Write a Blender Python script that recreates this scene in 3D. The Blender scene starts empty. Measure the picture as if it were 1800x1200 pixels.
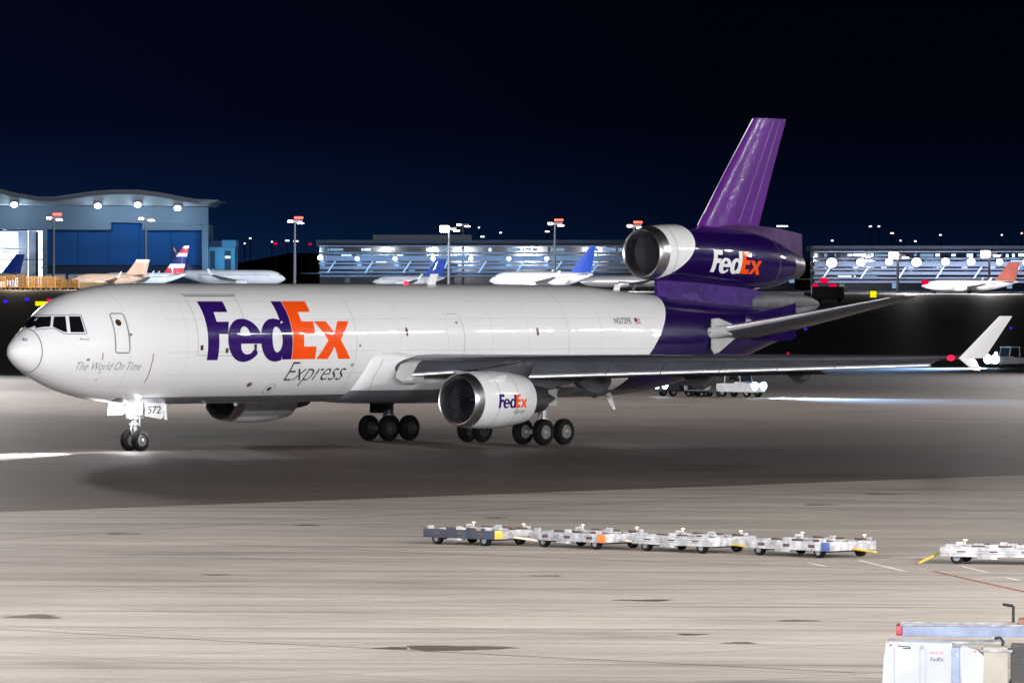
import bpy, bmesh, math, random
from mathutils import Vector, Matrix
from mathutils.bvhtree import BVHTree
random.seed(7)
R = math.radians
SC = bpy.context.scene
COL = SC.collection

# ------------------------------------------------------------------ camera
CAM_H = 8.668
FPX = 11168.0            # focal length in pixels of a 1800 wide frame
HOR, ROLL = 484.0, R(-.25)
cd = bpy.data.cameras.new("camera")
cam = bpy.data.objects.new("camera", cd); COL.objects.link(cam)
cd.sensor_width = 36.0; cd.lens = FPX/1800*36.0
cd.shift_y = -(600-HOR)/1800.0
cd.clip_start = 1.0; cd.clip_end = 20000.0
cam.matrix_world = Matrix.Translation((0, 0, CAM_H)) @ Matrix.Rotation(R(90), 4, 'X') @ Matrix.Rotation(-ROLL, 4, 'Z')
SC.camera = cam
SC.render.resolution_x, SC.render.resolution_y = 1024, 682

# ------------------------------------------------------------------ night sky
W = bpy.data.worlds.new("World"); SC.world = W; W.use_nodes = True
wn, wl = W.node_tree.nodes, W.node_tree.links
wn.clear()
wo = wn.new('ShaderNodeOutputWorld'); bg = wn.new('ShaderNodeBackground')
tc = wn.new('ShaderNodeTexCoord'); sx = wn.new('ShaderNodeSeparateXYZ')
cr = wn.new('ShaderNodeValToRGB')
mz = wn.new('ShaderNodeMath'); mz.operation = 'MULTIPLY'; mz.inputs[1].default_value = 14.0
wl.new(tc.outputs['Generated'], sx.inputs[0]); wl.new(sx.outputs['Z'], mz.inputs[0]); wl.new(mz.outputs[0], cr.inputs[0])
els = cr.color_ramp.elements
els[0].position = 0.0; els[0].color = (.0022, .0100, .036, 1)
els[1].position = 1.0; els[1].color = (.0004, .0007, .0022, 1)
e = els.new(.14); e.color = (.0011, .0050, .0200, 1)
e = els.new(.34); e.color = (.0006, .0014, .0068, 1)
# the glow of the town is stronger towards the left
mx = wn.new('ShaderNodeMapRange'); mx.inputs['From Min'].default_value = -.09; mx.inputs['From Max'].default_value = .03
mx.inputs['To Min'].default_value = 1.8; mx.inputs['To Max'].default_value = .6
wl.new(sx.outputs['X'], mx.inputs[0])
wl.new(cr.outputs[0], bg.inputs[0]); wl.new(mx.outputs[0], bg.inputs[1]); wl.new(bg.outputs[0], wo.inputs[0])

SC.view_settings.view_transform = 'Standard'; SC.view_settings.look = 'None'
SC.view_settings.exposure = 0.0; SC.view_settings.gamma = 1.0
SC.cycles.use_denoising = True
try: SC.cycles.denoiser = 'OPENIMAGEDENOISE'
except Exception: pass
SC.cycles.max_bounces = 6; SC.cycles.diffuse_bounces = 3; SC.cycles.glossy_bounces = 3
SC.cycles.sample_clamp_indirect = 4.0
SC.cycles.use_light_tree = True

# ------------------------------------------------------------------ apron floodlights (masts on the near side, behind and beside the camera)
def area(name, loc, target, size, power, color=(1, .96, .92)):
    l = bpy.data.lights.new(name, 'AREA'); l.shape = 'DISK'; l.size = size; l.energy = power; l.color = color
    o = bpy.data.objects.new(name, l); COL.objects.link(o); o.location = loc
    d = Vector(target)-Vector(loc); o.rotation_euler = d.to_track_quat('-Z', 'Y').to_euler()
    return o
FLOOD = [((-95, 150, 27), 2.4, 95e3, (.97, .98, 1)), ((-38, 20, 24), 2.4, 225e3, (.97, .98, 1)), ((62, 120, 26), 2.4, 125e3, (1, .98, .98)),
         ((15, -60, 26), 2.4, 250e3, (.98, .98, 1)), ((150, 210, 28), 2.4, 90e3, (1, .96, .94))]
def spot(name, loc, target, power, ang, blend=.5, r=.15, color=(1, .97, 1)):
    l = bpy.data.lights.new(name, 'SPOT'); l.energy = power; l.spot_size = R(ang); l.spot_blend = blend; l.shadow_soft_size = r; l.color = color
    o = bpy.data.objects.new(name, l); COL.objects.link(o); o.location = loc
    o.rotation_euler = (Vector(target)-Vector(loc)).to_track_quat('-Z', 'Y').to_euler(); return o
spot("apron_floodlight", (-44, 140, 30), (-6, 160, 0), 1.9e5, 115, 1, 1, (1, .95, .91)); spot("apron_floodlight", (46, 158, 30), (8, 175, 0), 1.75e5, 115, 1, 1, (1, .94, .90))
spot("apron_floodlight", (-62, 215, 30), (-8, 225, 0), 1.0e5, 100, 1, 1, (1, .93, .87)); spot("apron_floodlight", (66, 240, 30), (14, 235, 0), 1.0e5, 100, 1, 1, (1, .92, .86))
for p_, t_, w_ in (((-95, 470, 34), (-38, 440, 0), 7e5), ((-66, 570, 34), (-34, 470, 0), 5e5), ((-110, 400, 34), (-50, 430, 0), 2e5), ((100, 520, 36), (14, 410, 0), 1.1e5), ((58, 620, 36), (16, 440, 0), 1.0e5), ((125, 430, 36), (24, 400, 0), 1.3e5)):
    spot("taxiway_fill", p_, t_, w_, 64, 1, 4, (1, .96, .95))  # unseen lamps added to brighten the taxiway behind the jet
# unseen lamps added beyond the right edge: they mirror along the port side as a broken line of glints
for y, z, w, l_ in ((327, 27.5, 1200, 1.2), (331, 27.5, 2500, 2.6), (334, 27.5, 1200, .8), (338, 27.5, 2500, 3.0), (344, 27.5, 1800, 1.6), (347.5, 27.5, 1200, .7), (352, 27.5, 2800, 3.2), (358, 27.5, 1500, 1.0), (361, 27.5, 2400, 2.4), (366, 27.5, 1200, .8), (362.5, 16, 700, .6), (363.5, 19, 1200, .9), (364.8, 22.5, 900, .7)):
    o = area("glint_lamp", (86, y, z), (0, 330, 4), .7, w, (1, .98, .97)); o.data.shape = 'RECTANGLE'; o.data.size = l_; o.data.size_y = .5
for i, (p, s, w, c) in enumerate(FLOOD):
    area("apron_floodlight", p, (-4 if i != 4 else 20, 315, 2), s, w, c)

# ------------------------------------------------------------------ materials
def new_mat(name):
    m = bpy.data.materials.new(name); m.use_nodes = True
    nt = m.node_tree; b = nt.nodes['Principled BSDF']
    return m, nt, b
def mat(name, col, rough=.5, metal=0.0, coat=0.0, var=.08, scale=3.0, bump=0.0, stretch=None, rvar=.1):
    m, nt, b = new_mat(name); N, L = nt.nodes, nt.links
    tc = N.new('ShaderNodeTexCoord'); mp = N.new('ShaderNodeMapping')
    if stretch: mp.inputs['Scale'].default_value = stretch
    nz = N.new('ShaderNodeTexNoise'); nz.inputs['Scale'].default_value = scale; nz.inputs['Detail'].default_value = 5
    L.new(tc.outputs['Object'], mp.inputs[0]); L.new(mp.outputs[0], nz.inputs['Vector'])
    mr = N.new('ShaderNodeMapRange'); mr.inputs['From Min'].default_value = .3; mr.inputs['From Max'].default_value = .7
    mr.inputs['To Min'].default_value = 1-var; mr.inputs['To Max'].default_value = 1+var*.6
    L.new(nz.outputs['Fac'], mr.inputs[0])
    mu = N.new('ShaderNodeVectorMath'); mu.operation = 'MULTIPLY'; mu.inputs[0].default_value = col
    L.new(mr.outputs[0], mu.inputs[1]); L.new(mu.outputs[0], b.inputs['Base Color'])
    rr = N.new('ShaderNodeMapRange'); rr.inputs['To Min'].default_value = max(.02, rough-rvar*.5); rr.inputs['To Max'].default_value = min(1, rough+rvar*.5)
    L.new(nz.outputs['Fac'], rr.inputs[0]); L.new(rr.outputs[0], b.inputs['Roughness'])
    b.inputs['Metallic'].default_value = metal
    b.inputs['Coat Weight'].default_value = coat; b.inputs['Coat Roughness'].default_value = .06
    if coat: b.inputs['Specular IOR Level'].default_value = .1; b.inputs['Coat Roughness'].default_value = .04
    if bump:
        n2 = N.new('ShaderNodeTexNoise'); n2.inputs['Scale'].default_value = scale*2.2; n2.inputs['Detail'].default_value = 3; L.new(mp.outputs[0], n2.inputs['Vector'])
        bp = N.new('ShaderNodeBump'); bp.inputs['Strength'].default_value = bump; bp.inputs['Distance'].default_value = .05
        L.new(n2.outputs['Fac'], bp.inputs['Height']); L.new(bp.outputs[0], b.inputs['Normal']); L.new(bp.outputs[0], b.inputs['Coat Normal'])
    return m
def emit(name, col, strength):
    m = bpy.data.materials.new(name); m.use_nodes = True; nt = m.node_tree; nt.nodes.clear()
    o = nt.nodes.new('ShaderNodeOutputMaterial'); e = nt.nodes.new('ShaderNodeEmission')
    e.inputs[0].default_value = (*col, 1); e.inputs[1].default_value = strength
    nt.links.new(e.outputs[0], o.inputs[0]); return m
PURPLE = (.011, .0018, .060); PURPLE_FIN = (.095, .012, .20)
ORANGE = (.93, .085, .006)
M = {}
M['white'] = mat('white_paint', (.80, .80, .81), .32, 0, .5, .03, 1.2)
M['purple'] = mat('purple_paint', PURPLE, .22, 0, .8, .12, 1.0)
M['logo_purple'] = mat('purple_lettering', (.028, .006, .12), .25, 0, .7, .05, 2)
M['orange'] = mat('orange_lettering', ORANGE, .3, 0, .4, .04, 2)
M['logo_white'] = mat('white_lettering', (.82, .82, .82), .35, 0, .4, .03, 2)
M['ink'] = mat('dark_lettering', (.035, .025, .04), .5, 0, 0, .05, 2)
M['seam'] = mat('panel_joint', (.22, .22, .24), .6, 0, 0, .2, 2)
M['grey_paint'] = mat('grey_wing_paint', (.095, .095, .11), .34, .25, .25, .18, 1.4, stretch=(1, .25, 1))
M['slat'] = mat('slat_paint', (.10, .105, .125), .33, .35, .3, .16, 1.2, stretch=(1, .3, 1))
M['lip'] = mat('polished_metal', (.86, .85, .88), .30, 1.0, 0, .12, 4)
M['slatlip'] = mat('lit_leading_edge', (.80, .80, .84), .30, .7, 0, .08, 3)  # paler metal: light caught on the leading edges is put into its colour
M['duct'] = mat('engine_duct', (.05, .05, .065), .4, .3, 0, .15, 3)
M['fan'] = mat('fan_blades', (.018, .018, .024), .45, .5, 0, .2, 3)
M['core'] = mat('engine_core_metal', (.20, .19, .22), .35, .85, 0, .25, 3)
M['steel'] = mat('gear_metal', (.40, .40, .42), .4, .4, 0, .2, 4)
M['tyre'] = mat('tyre_rubber', (.0035, .0035, .0045), .8, 0, 0, .25, 6); M['tyre'].node_tree.nodes['Principled BSDF'].inputs['Specular IOR Level'].default_value = .2
M['rim'] = mat('wheel_rim', (.22, .21, .20), .5, .3, 0, .3, 8); M['shaded_rim'] = mat('shaded_wheel_rim', (.035, .035, .037), .6, .2, 0, .3, 8)  # the darker rim has the shade under the jet put into its colour
M['dark'] = mat('dark_recess', (.010, .010, .013), .6, 0, 0, .2, 3)
M['glass'] = mat('cockpit_glass', (.006, .006, .009), .06, 0, .8, .05, 2)
M['warm_spot'] = mat('brown_port_glass', (.06, .03, .012), .3, 0, .3, .3, 8)
M['grey_tail'] = mat('bare_tail_metal', (.11, .108, .12), .6, .2, 0, .35, 2.2)
M['plate'] = mat('stabiliser_seal_plate', (.42, .43, .43), .45, 0, .1, .12, 3)
M['red_light'] = emit('red_lamp_glass', (1, .01, .04), 3)
M['land'] = emit('landing_lamp', (1, .97, 1), 80)
M['red_small'] = emit('red_marker_glass', (1, .01, .05), 6)

# ------------------------------------------------------------------ mesh building
class MB:
    def __init__(s): s.v = []; s.f = []; s.m = []; s.cur = 0
    def add(s, vs, fs):
        o = len(s.v); s.v += [Vector(p) for p in vs]
        for f in fs: s.f.append([i+o for i in f]); s.m.append(s.cur)
        return s
    def box(s, c, size, rot=None, bev=0.0):
        x, y, z = [k/2 for k in size]; c = Vector(c)
        if bev:
            b = min(bev, x*.9, y*.9, z*.9)
            bm = bmesh.new(); bmesh.ops.create_cube(bm, size=1)
            for v in bm.verts: v.co = Vector((v.co.x*2*x, v.co.y*2*y, v.co.z*2*z))
            bmesh.ops.bevel(bm, geom=bm.edges[:], offset=b, segments=2, profile=.6, affect='EDGES')
            bm.verts.index_update()
            vs = [v.co.copy() for v in bm.verts]; fs = [[v.index for v in f.verts] for f in bm.faces]; bm.free()
        else:
            vs = [Vector((i, j, k)) for i in (-x, x) for j in (-y, y) for k in (-z, z)]
            fs = [(0, 1, 3, 2), (4, 6, 7, 5), (0, 4, 5, 1), (2, 3, 7, 6), (0, 2, 6, 4), (1, 5, 7, 3)]
        if rot is not None: vs = [rot @ v for v in vs]
        return s.add([v+c for v in vs], fs)
    def loft(s, rings, cap0=True, cap1=True, closed=True):
        n = len(rings[0]); vs = [p for r in rings for p in r]; fs = []
        for i in range(len(rings)-1):
            for j in range(n if closed else n-1):
                k = (j+1) % n
                fs.append((i*n+j, i*n+k, (i+1)*n+k, (i+1)*n+j))
        if cap0: fs.append(tuple(range(n)))
        if cap1: fs.append(tuple(range((len(rings)-1)*n, len(rings)*n)))
        return s.add(vs, fs)
    def tube(s, p0, p1, r0, r1=None, n=12, cap=True):
        p0, p1 = Vector(p0), Vector(p1); r1 = r0 if r1 is None else r1
        d = (p1-p0).normalized(); a = d.orthogonal().normalized(); b = d.cross(a)
        rg = lambda c, r: [c+(a*math.cos(t)+b*math.sin(t))*r for t in [2*math.pi*i/n for i in range(n)]]
        return s.loft([rg(p0, r0), rg(p1, r1)], cap, cap)
    def path(s, pts, r, n=8):
        for a, b in zip(pts, pts[1:]): s.tube(a, b, r, r, n)
        return s
    def lathe(s, prof, c=(0, 0, 0), axis='x', n=40, cap0=False, cap1=False):
        # prof: (distance along axis, radius)
        rings = []
        for t, r in prof:
            rg = []
            for i in range(n):
                a = 2*math.pi*i/n; p, q = r*math.cos(a), r*math.sin(a)
                rg.append(Vector(c)+Vector((t, p, q) if axis == 'x' else (p, t, q) if axis == 'y' else (p, q, t)))
            rings.append(rg)
        return s.loft(rings, cap0, cap1)
    def prism(s, poly, a, b, plane='xz'):
        mk = {'xz': lambda p, h: Vector((p[0], h, p[1])), 'yz': lambda p, h: Vector((h, p[0], p[1])), 'xy': lambda p, h: Vector((p[0], p[1], h))}[plane]
        return s.loft([[mk(p, a) for p in poly], [mk(p, b) for p in poly]])
    def ball(s, c, r, n=14):
        rr = (r, r, r) if not isinstance(r, (tuple, list)) else r
        rings = []
        for i in range(1, n):
            ph = math.pi*i/n
            rings.append([Vector(c)+Vector((rr[0]*math.sin(ph)*math.cos(t), rr[1]*math.sin(ph)*math.sin(t), rr[2]*math.cos(ph))) for t in [2*math.pi*k/(2*n) for k in range(2*n)]])
        return s.loft(rings)
    def bvh(s): return BVHTree.FromPolygons([tuple(v) for v in s.v], s.f)
    def build(s, name, mats, parent=None, flip=False, smooth=True, angle=35, recalc=True):
        me = bpy.data.meshes.new(name)
        me.from_pydata([(v.x, -v.y if flip else v.y, v.z) for v in s.v], [], s.f)
        ms = mats if isinstance(mats, (list, tuple)) else [mats]
        for m in ms: me.materials.append(m)
        if len(ms) > 1:
            for p, k in zip(me.polygons, s.m): p.material_index = min(k, len(ms)-1)
        if recalc:
            bm = bmesh.new(); bm.from_mesh(me); bmesh.ops.recalc_face_normals(bm, faces=bm.faces[:]); bm.to_mesh(me); bm.free()
        if smooth:
            for p in me.polygons: p.use_smooth = True
            me.set_sharp_from_angle(angle=R(angle))
        o = bpy.data.objects.new(name, me); COL.objects.link(o)
        if parent is not None: o.parent = parent
        return o
def solid_wheel(parent, c, r, w, rim='galv', name='wheel'):
    a, b = MB(), MB(); wheel(a, b, c, r, w); o = a.build(name, M['tyre'], parent); b.build('rim', M[rim], o); return o
def thing(name, label, cat, loc=(0, 0, 0), rotz=0.0, group=None):
    o = bpy.data.objects.new(name, None); COL.objects.link(o); o.location = loc; o.rotation_euler = (0, 0, rotz)
    o.empty_display_size = .5
    o['label'] = label; o['category'] = cat
    if group: o['group'] = group
    return o
def tag(o, label, cat, group=None):
    o['label'] = label; o['category'] = cat
    if group: o['group'] = group
    return o
def struct(o, kind='structure'): o['kind'] = kind; return o
def copy_thing(root, loc, rotz, label, group=None):
    r = root.copy(); COL.objects.link(r); r.location = loc; r.rotation_euler = (0, 0, rotz); r['label'] = label
    if group: r['group'] = group
    for ch in [o for o in bpy.data.objects if o.parent == root]:
        c = ch.copy(); COL.objects.link(c); c.parent = r
        for g in [o for o in bpy.data.objects if o.parent == ch]:
            d = g.copy(); COL.objects.link(d); d.parent = c
    return r
# depth of the terrain: level near, rising three and a half metres towards the far apron
FAR_Y, FAR_Z = 1900.0, 3.57
def ground_z(y):
    t = min(1, max(0, (y-620)/(FAR_Y-620))); return FAR_Z*t*t*(3-2*t)
def ray(u, v):
    a, b = u-900.0, v-HOR
    c, s = math.cos(ROLL), math.sin(ROLL)
    ur, vr = a*c-b*s, a*s+b*c
    return ur/FPX, -vr/FPX        # dx/dy, dz/dy
def at(u, v, Y):
    a, b = ray(u, v); return Vector((a*Y, Y, CAM_H+b*Y))
def gp(u, v, lift=0.0):
    a, b = ray(u, v); lo, hi = 20.0, 6000.0
    for _ in range(50):
        m = (lo+hi)/2
        if CAM_H+b*m > ground_z(m): lo = m
        else: hi = m
    return Vector((a*lo, lo, ground_z(lo)+lift))
def gx(u, Y): return Vector((ray(u, HOR)[0]*Y, Y, ground_z(Y)))

# ================================================================== GROUND
def ramp(N, L, fac, stops):
    c = N.new('ShaderNodeValToRGB'); el = c.color_ramp.elements
    el[0].position, el[0].color = stops[0][0], (*stops[0][1], 1); el[1].position, el[1].color = stops[-1][0], (*stops[-1][1], 1)
    for p, k in stops[1:-1]: e = el.new(p); e.color = (*k, 1)
    L.new(fac, c.inputs[0]); return c.outputs[0]
def noise(N, L, vec, scale, detail=6, rough=.55, mscale=None, rotz=0.0):
    mp = N.new('ShaderNodeMapping'); mp.inputs['Rotation'].default_value = (0, 0, rotz)
    if mscale: mp.inputs['Scale'].default_value = mscale
    L.new(vec, mp.inputs[0]); n = N.new('ShaderNodeTexNoise'); n.inputs['Scale'].default_value = scale
    n.inputs['Detail'].default_value = detail; n.inputs['Roughness'].default_value = rough
    L.new(mp.outputs[0], n.inputs['Vector']); return n.outputs['Fac']
def math_n(N, L, op, a, b=None, clamp=False):
    m = N.new('ShaderNodeMath'); m.operation = op; m.use_clamp = clamp
    for i, k in enumerate((a, b)):
        if k is None: continue
        if isinstance(k, (int, float)): m.inputs[i].default_value = k
        else: L.new(k, m.inputs[i])
    return m.outputs[0]
def mixc(N, L, fac, a, b, mode='MIX'):
    m = N.new('ShaderNodeMix'); m.data_type = 'RGBA'; m.blend_type = mode
    for i, k in ((0, fac), (6, a), (7, b)):
        if isinstance(k, (int, float)): m.inputs[i].default_value = k
        elif isinstance(k, tuple): m.inputs[i].default_value = (*k, 1) if len(k) == 3 else k
        else: L.new(k, m.inputs[i])
    return m.outputs[2]
GRID = R(46.5)
def joints(N, L, vec, size, width, rotz):
    # thin lines of a square slab grid: returns 1 on the joints
    mp = N.new('ShaderNodeMapping'); mp.inputs['Rotation'].default_value = (0, 0, -rotz); L.new(vec, mp.inputs[0])
    sp = N.new('ShaderNodeSeparateXYZ'); L.new(mp.outputs[0], sp.inputs[0]); out = None
    for ax in ('X', 'Y'):
        f = math_n(N, L, 'PINGPONG', sp.outputs[ax], size/2)
        k = math_n(N, L, 'LESS_THAN', f, width/2)
        out = k if out is None else math_n(N, L, 'MAXIMUM', out, k)
    return out
def concrete(name, base, dark, joint_size=6.0, joint_w=.05, joint_col=(.06, .05, .045), rough=.6, lanes=None):
    m, nt, b = new_mat(name); N, L = nt.nodes, nt.links
    g = N.new('ShaderNodeNewGeometry').outputs['Position']
    big = noise(N, L, g, .035, 4, .6, (1, .35, 1))
    mid = noise(N, L, g, .30, 6, .62, (.30, 1, 1), GRID)
    fine = noise(N, L, g, 5.0, 4, .7)
    c = mixc(N, L, ramp(N, L, mid, [(.32, (0, 0, 0)), (.66, (1, 1, 1))]), dark, base)
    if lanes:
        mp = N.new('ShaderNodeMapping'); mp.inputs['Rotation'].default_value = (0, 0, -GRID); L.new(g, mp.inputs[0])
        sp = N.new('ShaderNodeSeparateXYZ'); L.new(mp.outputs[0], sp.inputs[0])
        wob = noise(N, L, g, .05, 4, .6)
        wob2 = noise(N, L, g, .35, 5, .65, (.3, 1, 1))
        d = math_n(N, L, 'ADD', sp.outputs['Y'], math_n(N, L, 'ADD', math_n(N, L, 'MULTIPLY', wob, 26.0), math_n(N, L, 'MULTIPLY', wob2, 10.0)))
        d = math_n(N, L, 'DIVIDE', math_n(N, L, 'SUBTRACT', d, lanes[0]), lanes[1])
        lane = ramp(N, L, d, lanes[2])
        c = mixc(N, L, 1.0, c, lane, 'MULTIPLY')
    c = mixc(N, L, 1.0, c, ramp(N, L, big, [(.3, (.78, .77, .76)), (.5, (1, 1, 1)), (.7, (1.08, 1.07, 1.06))]), 'MULTIPLY')
    c = mixc(N, L, 1.0, c, ramp(N, L, fine, [(.3, (.86, .86, .86)), (.7, (1.08, 1.08, 1.08))]), 'MULTIPLY')
    # tyre and oil streaks along the two slab directions
    for rot, sc, lo in ((GRID, (.02, 1.3, 1), .63), (-GRID, (.03, 1.0, 1), .66), (R(8), (.05, .8, 1), .62)):
        st = noise(N, L, g, .8, 4, .6, sc, rot)
        c = mixc(N, L, math_n(N, L, 'MULTIPLY', ramp(N, L, st, [(lo-.06, (0, 0, 0)), (lo+.06, (1, 1, 1))]), .62), c, tuple(k*.35 for k in dark))
    # rough puddle-shaped stains
    sp_ = noise(N, L, g, .16, 5, .6, (.45, 1.0, 1))
    c = mixc(N, L, math_n(N, L, 'MULTIPLY', ramp(N, L, sp_, [(.60, (0, 0, 0)), (.70, (1, 1, 1))]), .6), c, tuple(k*.45 for k in dark))
    if joint_size:
        j = joints(N, L, g, joint_size, joint_w, GRID)
        c = mixc(N, L, math_n(N, L, 'MULTIPLY', j, .75), c, joint_col)
    L.new(c, b.inputs['Base Color'])
    rr = N.new('ShaderNodeMapRange'); rr.inputs['To Min'].default_value = rough-.14; rr.inputs['To Max'].default_value = rough+.2
    L.new(mid, rr.inputs[0]); L.new(rr.outputs[0], b.inputs['Roughness'])
    bp = N.new('ShaderNodeBump'); bp.inputs['Strength'].default_value = .35; bp.inputs['Distance'].default_value = .03
    L.new(fine, bp.inputs['Height']); L.new(bp.outputs[0], b.inputs['Normal'])
    return m
def sheet(name, pts, m, kind='structure'):
    o = MB().add(pts, [tuple(range(len(pts)))]).build(name, m, smooth=False, recalc=False)
    me = o.data
    if me.polygons[0].normal.z < 0: me.flip_normals()
    return struct(o, kind)
# grass and terrain
m, nt, b = new_mat('night_grass'); N, L = nt.nodes, nt.links
g = N.new('ShaderNodeNewGeometry').outputs['Position']
n1 = noise(N, L, g, .06, 6, .6, (.3, 1, 1)); n2 = noise(N, L, g, 2.0, 4, .7)
c = mixc(N, L, n1, (.010, .016, .012), (.030, .045, .028))
c = mixc(N, L, 1.0, c, ramp(N, L, n2, [(.3, (.6, .6, .6)), (.7, (1.2, 1.2, 1.2))]), 'MULTIPLY')
L.new(c, b.inputs['Base Color']); b.inputs['Roughness'].default_value = .62; b.inputs['Specular IOR Level'].default_value = .5
M['grass'] = m
mb = MB(); ys = [-400, 0, 300, 620]+[620+k*80 for k in range(1, 17)]+[2400, 4000, 9000]
vs = [Vector((x, y, ground_z(y))) for y in ys for x in (-4000, 4000)]
mb.add(vs, [(2*i, 2*i+1, 2*i+3, 2*i+2) for i in range(len(ys)-1)])
struct(mb.build('grass_field', M['grass'], smooth=False))
# near apron and taxiway: the edge between them runs along the aircraft's own direction
CONC = concrete('apron_concrete', (.30, .27, .242), (.205, .180, .158), 7.5, .09, (.10, .085, .075))
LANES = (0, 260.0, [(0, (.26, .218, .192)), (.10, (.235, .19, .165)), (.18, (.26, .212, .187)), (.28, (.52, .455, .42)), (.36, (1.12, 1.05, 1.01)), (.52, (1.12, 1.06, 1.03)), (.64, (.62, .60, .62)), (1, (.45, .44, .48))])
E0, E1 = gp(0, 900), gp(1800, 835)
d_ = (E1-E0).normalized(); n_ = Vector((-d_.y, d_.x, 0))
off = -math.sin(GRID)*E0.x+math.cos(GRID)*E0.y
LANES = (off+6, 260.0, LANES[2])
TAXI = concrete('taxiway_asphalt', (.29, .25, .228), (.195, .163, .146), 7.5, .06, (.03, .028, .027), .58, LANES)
A, B = E0-d_*600, E1+d_*700
up = lambda p, z: Vector((p.x, p.y, z))
sheet('taxiway', [up(A-n_*500, .004), up(B-n_*500, .004), up(B+n_*3, .004), up(A+n_*3, .004)], TAXI) if False else None
F0, F1 = gp(-900, 676), gp(2700, 640)
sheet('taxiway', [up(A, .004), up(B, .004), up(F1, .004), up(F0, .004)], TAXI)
sheet('apron', [up(A-n_*600, .008), up(B-n_*600, .008), up(B, .008), up(A, .008)], CONC)
# oil and rubber patches
M['oil'] = mat('oil_patch', (.075, .055, .045), .5, 0, 0, .4, .6)
rs = random.Random(5)
for u, v, w, h in ((540, 923, 42, 2.2), (215, 938, 62, 2.4), (870, 910, 36, 2.0), (62, 1084, 90, 7), (800, 1139, 180, 9), (1135, 1055, 95, 3.2), (1402, 1091, 70, 2.6), (1215, 1115, 55, 3), (1560, 868, 90, 2.2), (1440, 887, 60, 1.6), (690, 1139, 60, 4), (1300, 1130, 60, 3), (380, 1010, 50, 1.6), (960, 1012, 60, 1.5)):
    P = []
    for k in range(28):
        a = 2*math.pi*k/28; q = 1+.22*math.sin(3*a+u)+rs.uniform(-.12, .12)
        P.append(gp(u+w/2*math.cos(a)*q, v+h/2*math.sin(a)*q, .011))
    sheet('oil_patch', P, M['oil'])
# far apron
FARC = concrete('far_apron_concrete', (.25, .25, .25), (.18, .18, .18), 0, .1)
sheet('far_apron', [(-2500, 1905, FAR_Z+.03), (2500, 1905, FAR_Z+.03), (2500, 2900, FAR_Z+.03), (-2500, 2900, FAR_Z+.03)], FARC)
# painted lines and sealed joints
def strip(name, pts, w, m, lift):
    mb = MB(); P = [gp(u, v, lift) for u, v in pts]
    for a, b2 in zip(P, P[1:]):
        t = (b2-a).normalized(); s_ = Vector((-t.y, t.x, 0))*w/2
        mb.add([a-s_, b2-s_, b2+s_, a+s_], [(0, 1, 2, 3)])
    o = mb.build(name, m, smooth=False, recalc=False)
    if o.data.polygons[0].normal.z < 0: o.data.flip_normals()
    return struct(o)
M['linewhite'] = mat('worn_white_line', (.50, .48, .46), .7, 0, 0, .35, .8)
M['linered'] = mat('worn_red_line', (.22, .05, .025), .7, 0, 0, .3, .8)
M['tar'] = mat('joint_tar', (.035, .030, .028), .6, 0, 0, .3, .8)
strip('painted_line', [(1510, 985), (1590, 1004), (1800, 1009)], .16, M['linewhite'], .013)
strip('painted_line', [(1545, 984), (1618, 979), (1640, 982)], .14, M['linewhite'], .014)
strip('painted_line', [(1420, 989), (1452, 996)], .14, M['linewhite'], .013)
strip('painted_line', [(1690, 995), (1735, 1006)], .14, M['linewhite'], .013)
strip('painted_line', [(1715, 1018), (1768, 1015), (1792, 1020)], .12, M['linewhite'], .013)
strip('painted_line', [(1640, 1004), (1800, 1040), (2100, 1112)], .13, M['linered'], .015)
strip('painted_line', [(160, 862), (330, 862)], .12, M['linewhite'], .013) if False else None
strip('tar_joint', [(370, 955), (740, 972), (1640, 1004)], .07, M['tar'], .012)
strip('tar_joint', [(0, 1106), (420, 1128), (900, 1152), (1500, 1182)], .08, M['tar'], .012)
strip('tar_joint', [(1005, 762), (1180, 763)], 1.1, M['tar'], .012)
strip('tar_joint', [(0, 948), (520, 915), (1300, 872), (1800, 851)], .06, M['tar'], .012)
strip('tar_joint', [(330, 837), (800, 852), (1800, 872)], .10, M['tar'], .012)

# ================================================================== THE CARGO JET
TH = R(49.5)
JX, JY = -2.391-33.7*math.cos(TH), 330-33.7*math.sin(TH)
jet = thing('cargo_jet', 'huge white three engine cargo jet with purple tail taxiing across the apron', 'cargo jet', (JX, JY, 0), TH)

def ring(x, top, bot, hw, zc=None, n=48, p=2.0):
    zc = (top+bot)/2 if zc is None else zc
    out = []
    for i in range(n):
        t = 2*math.pi*i/n; c, s = math.cos(t), math.sin(t)
        cc = math.copysign(abs(c)**(2/p), c); ss = math.copysign(abs(s)**(2/p), s)
        out.append(Vector((x, hw*cc, zc+(top-zc)*ss if ss > 0 else zc+(zc-bot)*ss)))
    return out
def interp(tab, xs):
    # smooth (monotone-ish catmull) interpolation of station tables
    out = []
    for x in xs:
        k = 0
        while k < len(tab)-2 and x > tab[k+1][0]: k += 1
        a, b2 = tab[k], tab[k+1]; t = (x-a[0])/(b2[0]-a[0]); p0 = tab[max(0, k-1)]; p3 = tab[min(len(tab)-1, k+2)]
        vals = [x]
        for j in range(1, len(a)):
            m1 = (b2[j]-p0[j])/(b2[0]-p0[0])*(b2[0]-a[0]) if b2[0] != p0[0] else 0
            m2 = (p3[j]-a[j])/(p3[0]-a[0])*(b2[0]-a[0]) if p3[0] != a[0] else 0
            h00, h10, h01, h11 = 2*t**3-3*t*t+1, t**3-2*t*t+t, -2*t**3+3*t*t, t**3-t*t
            vals.append(h00*a[j]+h10*m1+h01*b2[j]+h11*m2)
        out.append(vals)
    return out
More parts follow.
